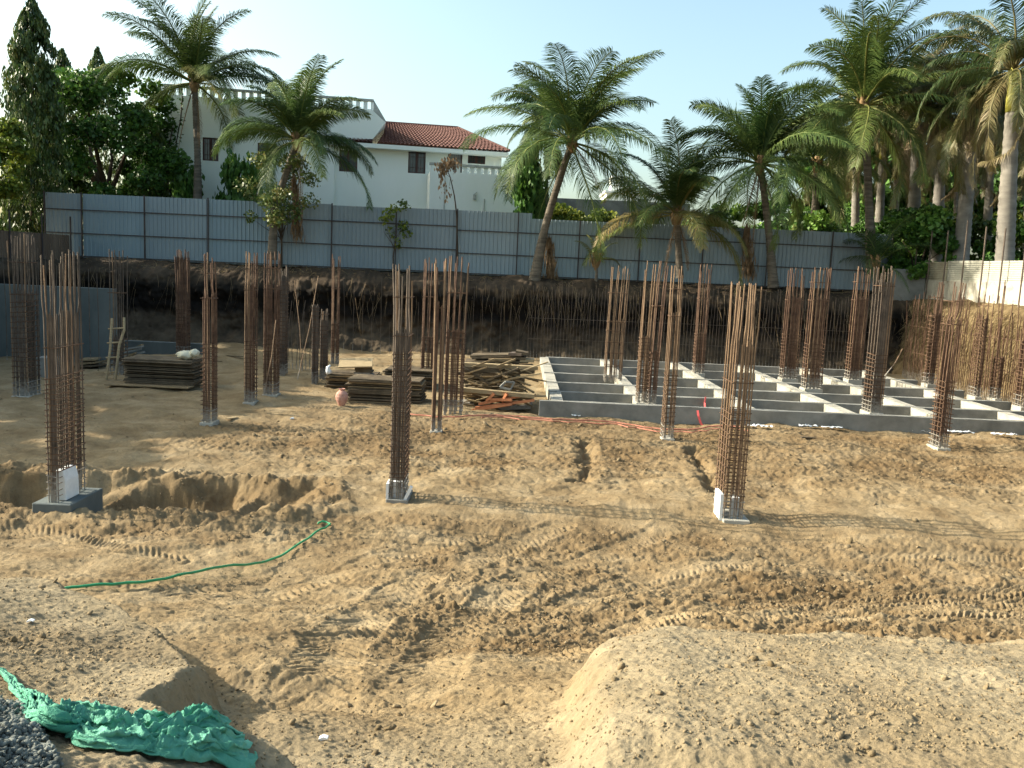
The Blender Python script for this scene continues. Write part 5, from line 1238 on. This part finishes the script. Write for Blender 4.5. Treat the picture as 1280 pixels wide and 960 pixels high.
# ------------------------------------------------------------------ green shade net thrown down in the near left corner
def net():
    base_pts = [(-30, 836), (6, 842), (27, 860), (45, 890), (68, 920), (102, 944), (142, 952), (184, 950), (226, 944), (264, 936), (298, 928)]
    W = [.014, .018, .030, .048, .065, .10, .14, .18, .21, .21, .14]
    P = [Vector((*P2(.30 if k < 5 else .20, q)[0], 0)) for k, q in enumerate(base_pts)]; C_ = []; W_ = []
    for i in range(len(P) - 1):
        p0, p1, p2, p3 = P[max(i - 1, 0)], P[i], P[i + 1], P[min(i + 2, len(P) - 1)]
        for k in range(34):
            f = k / 34; q = .5 * ((2 * p1) + (p2 - p0) * f + (2 * p0 - 5 * p1 + 4 * p2 - p3) * f * f + (3 * p1 - p0 - 3 * p2 + p3) * f ** 3); C_.append((q.x, q.y)); W_.append(W[i] + (W[i + 1] - W[i]) * f)
    C_ = np.array(C_); W_ = np.array(W_); T = np.gradient(C_, axis=0); T /= np.linalg.norm(T, axis=1)[:, None]; Nn = np.stack([-T[:, 1], T[:, 0]], 1)
    nv = 110; v = np.linspace(-1, 1, nv); S = np.cumsum(np.r_[0, np.linalg.norm(np.diff(C_, axis=0), axis=1)])
    Sg, Vg = np.meshgrid(S, v, indexing='ij'); Wg = W_[:, None] * (1 + .40 * perlin(Sg * 5, Vg * 0 + 2 * np.sign(Vg), 5) + .1 * perlin(Sg * 17, np.sign(Vg) * 3 + Vg * 0, 6))
    X = C_[:, 0][:, None] + Nn[:, 0][:, None] * Vg * Wg; Y = C_[:, 1][:, None] + Nn[:, 1][:, None] * Vg * Wg
    bunch = ss(.55, 1.15, Sg / S[-1] * 1.6)
    # long folds along the cloth, then crumples where it is bunched
    wx = perlin(X * 3, Y * 3, 8) * .8
    fold = 1 - np.abs(perlin(Sg * 1.3 + wx * .4, Vg * 2.1 + .9 * Sg + wx * .3, 11)) * 2.0
    fold2 = 1 - np.abs(perlin(X * 9 + wx * 1.5, Y * 13 + wx, 12)) * 2.0
    fold3 = 1 - np.abs(perlin(X * 22 + Y * 8, Y * 26 - X * 6 + wx * 3, 13)) * 2.0
    fold4 = 1 - np.abs(perlin(Sg * 5, Vg * 9 + Sg * 2 + wx, 14)) * 2.0
    w1 = perlin(X * 2.6, Y * 3.4, 30) * 1.5; w2 = perlin(X * 3.1 + 4, Y * 2.7, 31) * 1.5
    rg_ = lambda a, b, s_, q=1.9: np.clip(1 - np.abs(perlin(a, b, s_)) * q, 0, 1)
    fA = rg_(Sg * 3.0 + w1, Vg * 1.8 + w2 + Sg, 32); fB = rg_(Sg * 3.2 + Vg * 3.5 + w2, Vg * 2.6 - Sg * 2 + w1, 33, 2.2); fC = rg_(Sg * 9 + w2 * 2, Vg * 5 + Sg * 4 + w1 * 2, 34, 2.2); fD = rg_(Sg * 16 - Vg * 6 + w1 * 4, Vg * 12 + w2 * 4, 35, 2.4)
    h = .018 * fold + .005 * fold4 + bunch * (.036 * fA + .026 * fB + .024 * fC + .012 * fD - .02) + .005 * fD + .006 * fC * (1 - bunch)
    h = h * ss(-.1, .5, Sg / S[-1] * 1.6) * 1.0 + .004
    h = np.clip(h + .012 * bunch + .004, .003, None) * (.25 * ss(1.0, .9, np.abs(Vg)) + .75 * ss(1.05, .30, np.abs(Vg + .25 * perlin(Sg * 6, Sg * 0, 44)))) * ss(S[-1] + .01, S[-1] - .10, Sg) + .004
    G_ = terrain(X, Y); k = 9
    Gs = np.maximum(G_, np.mean([np.roll(G_, s_, 0) for s_ in range(-4, 5)], axis=0)) + .012
    X = X + (perlin(Sg * 9, Vg * 5, 15) * .022 + perlin(Sg * 22, Vg * 13, 16) * .010) * (.3 + bunch); Y = Y + (perlin(Sg * 9 + 5, Vg * 5, 25) * .022 + perlin(Sg * 22 + 4, Vg * 13, 26) * .010) * (.3 + bunch)
    Z = Gs + h; n, m_ = X.shape; ii = np.arange(n * m_).reshape(n, m_)
    Fc = np.stack([ii[:-1, :-1], ii[1:, :-1], ii[1:, 1:], ii[:-1, 1:]], -1).reshape(-1, 4)
    o = mesh_np('shade_net', np.stack([X, Y, Z], -1), Fc, M['cloth'], smooth=True)
    s_ = o.modifiers.new('thickness', 'SOLIDIFY'); s_.thickness = .004
    return tag(o, 'crumpled green shade net lying over the gravel edge in the near left corner', 'shade net')
net()

# scraps of board and stones left on the soil
for i, (x, y, l, a_, mt_, lab) in enumerate([(705, 520, .5, .3, 'plank', 'short board scrap lying left of the front beam end'), (290, 524, .35, 1.1, 'plankpale', 'pale board scrap between the slim column and the pad column'),
                                             (1010, 548, .4, .2, 'ply', 'dark board scrap on the soil before the middle of the front beam'), (262, 452, .9, .5, 'plank', 'shaded board lying right of the plywood stack'), (290, 446, 1.1, 2.7, 'ply', 'dark board lying in the shade before the back bank')]):
    P = hit(x, y); m = MB(); m.box(-l / 2, l / 2, -.05, .05, 0, .03); o = m.build('board_scrap', M[mt_], loc=P + Vector((0, 0, .01)), bevel=.003); o.rotation_euler = (.05, .03, a_); tag(o, lab, 'board')
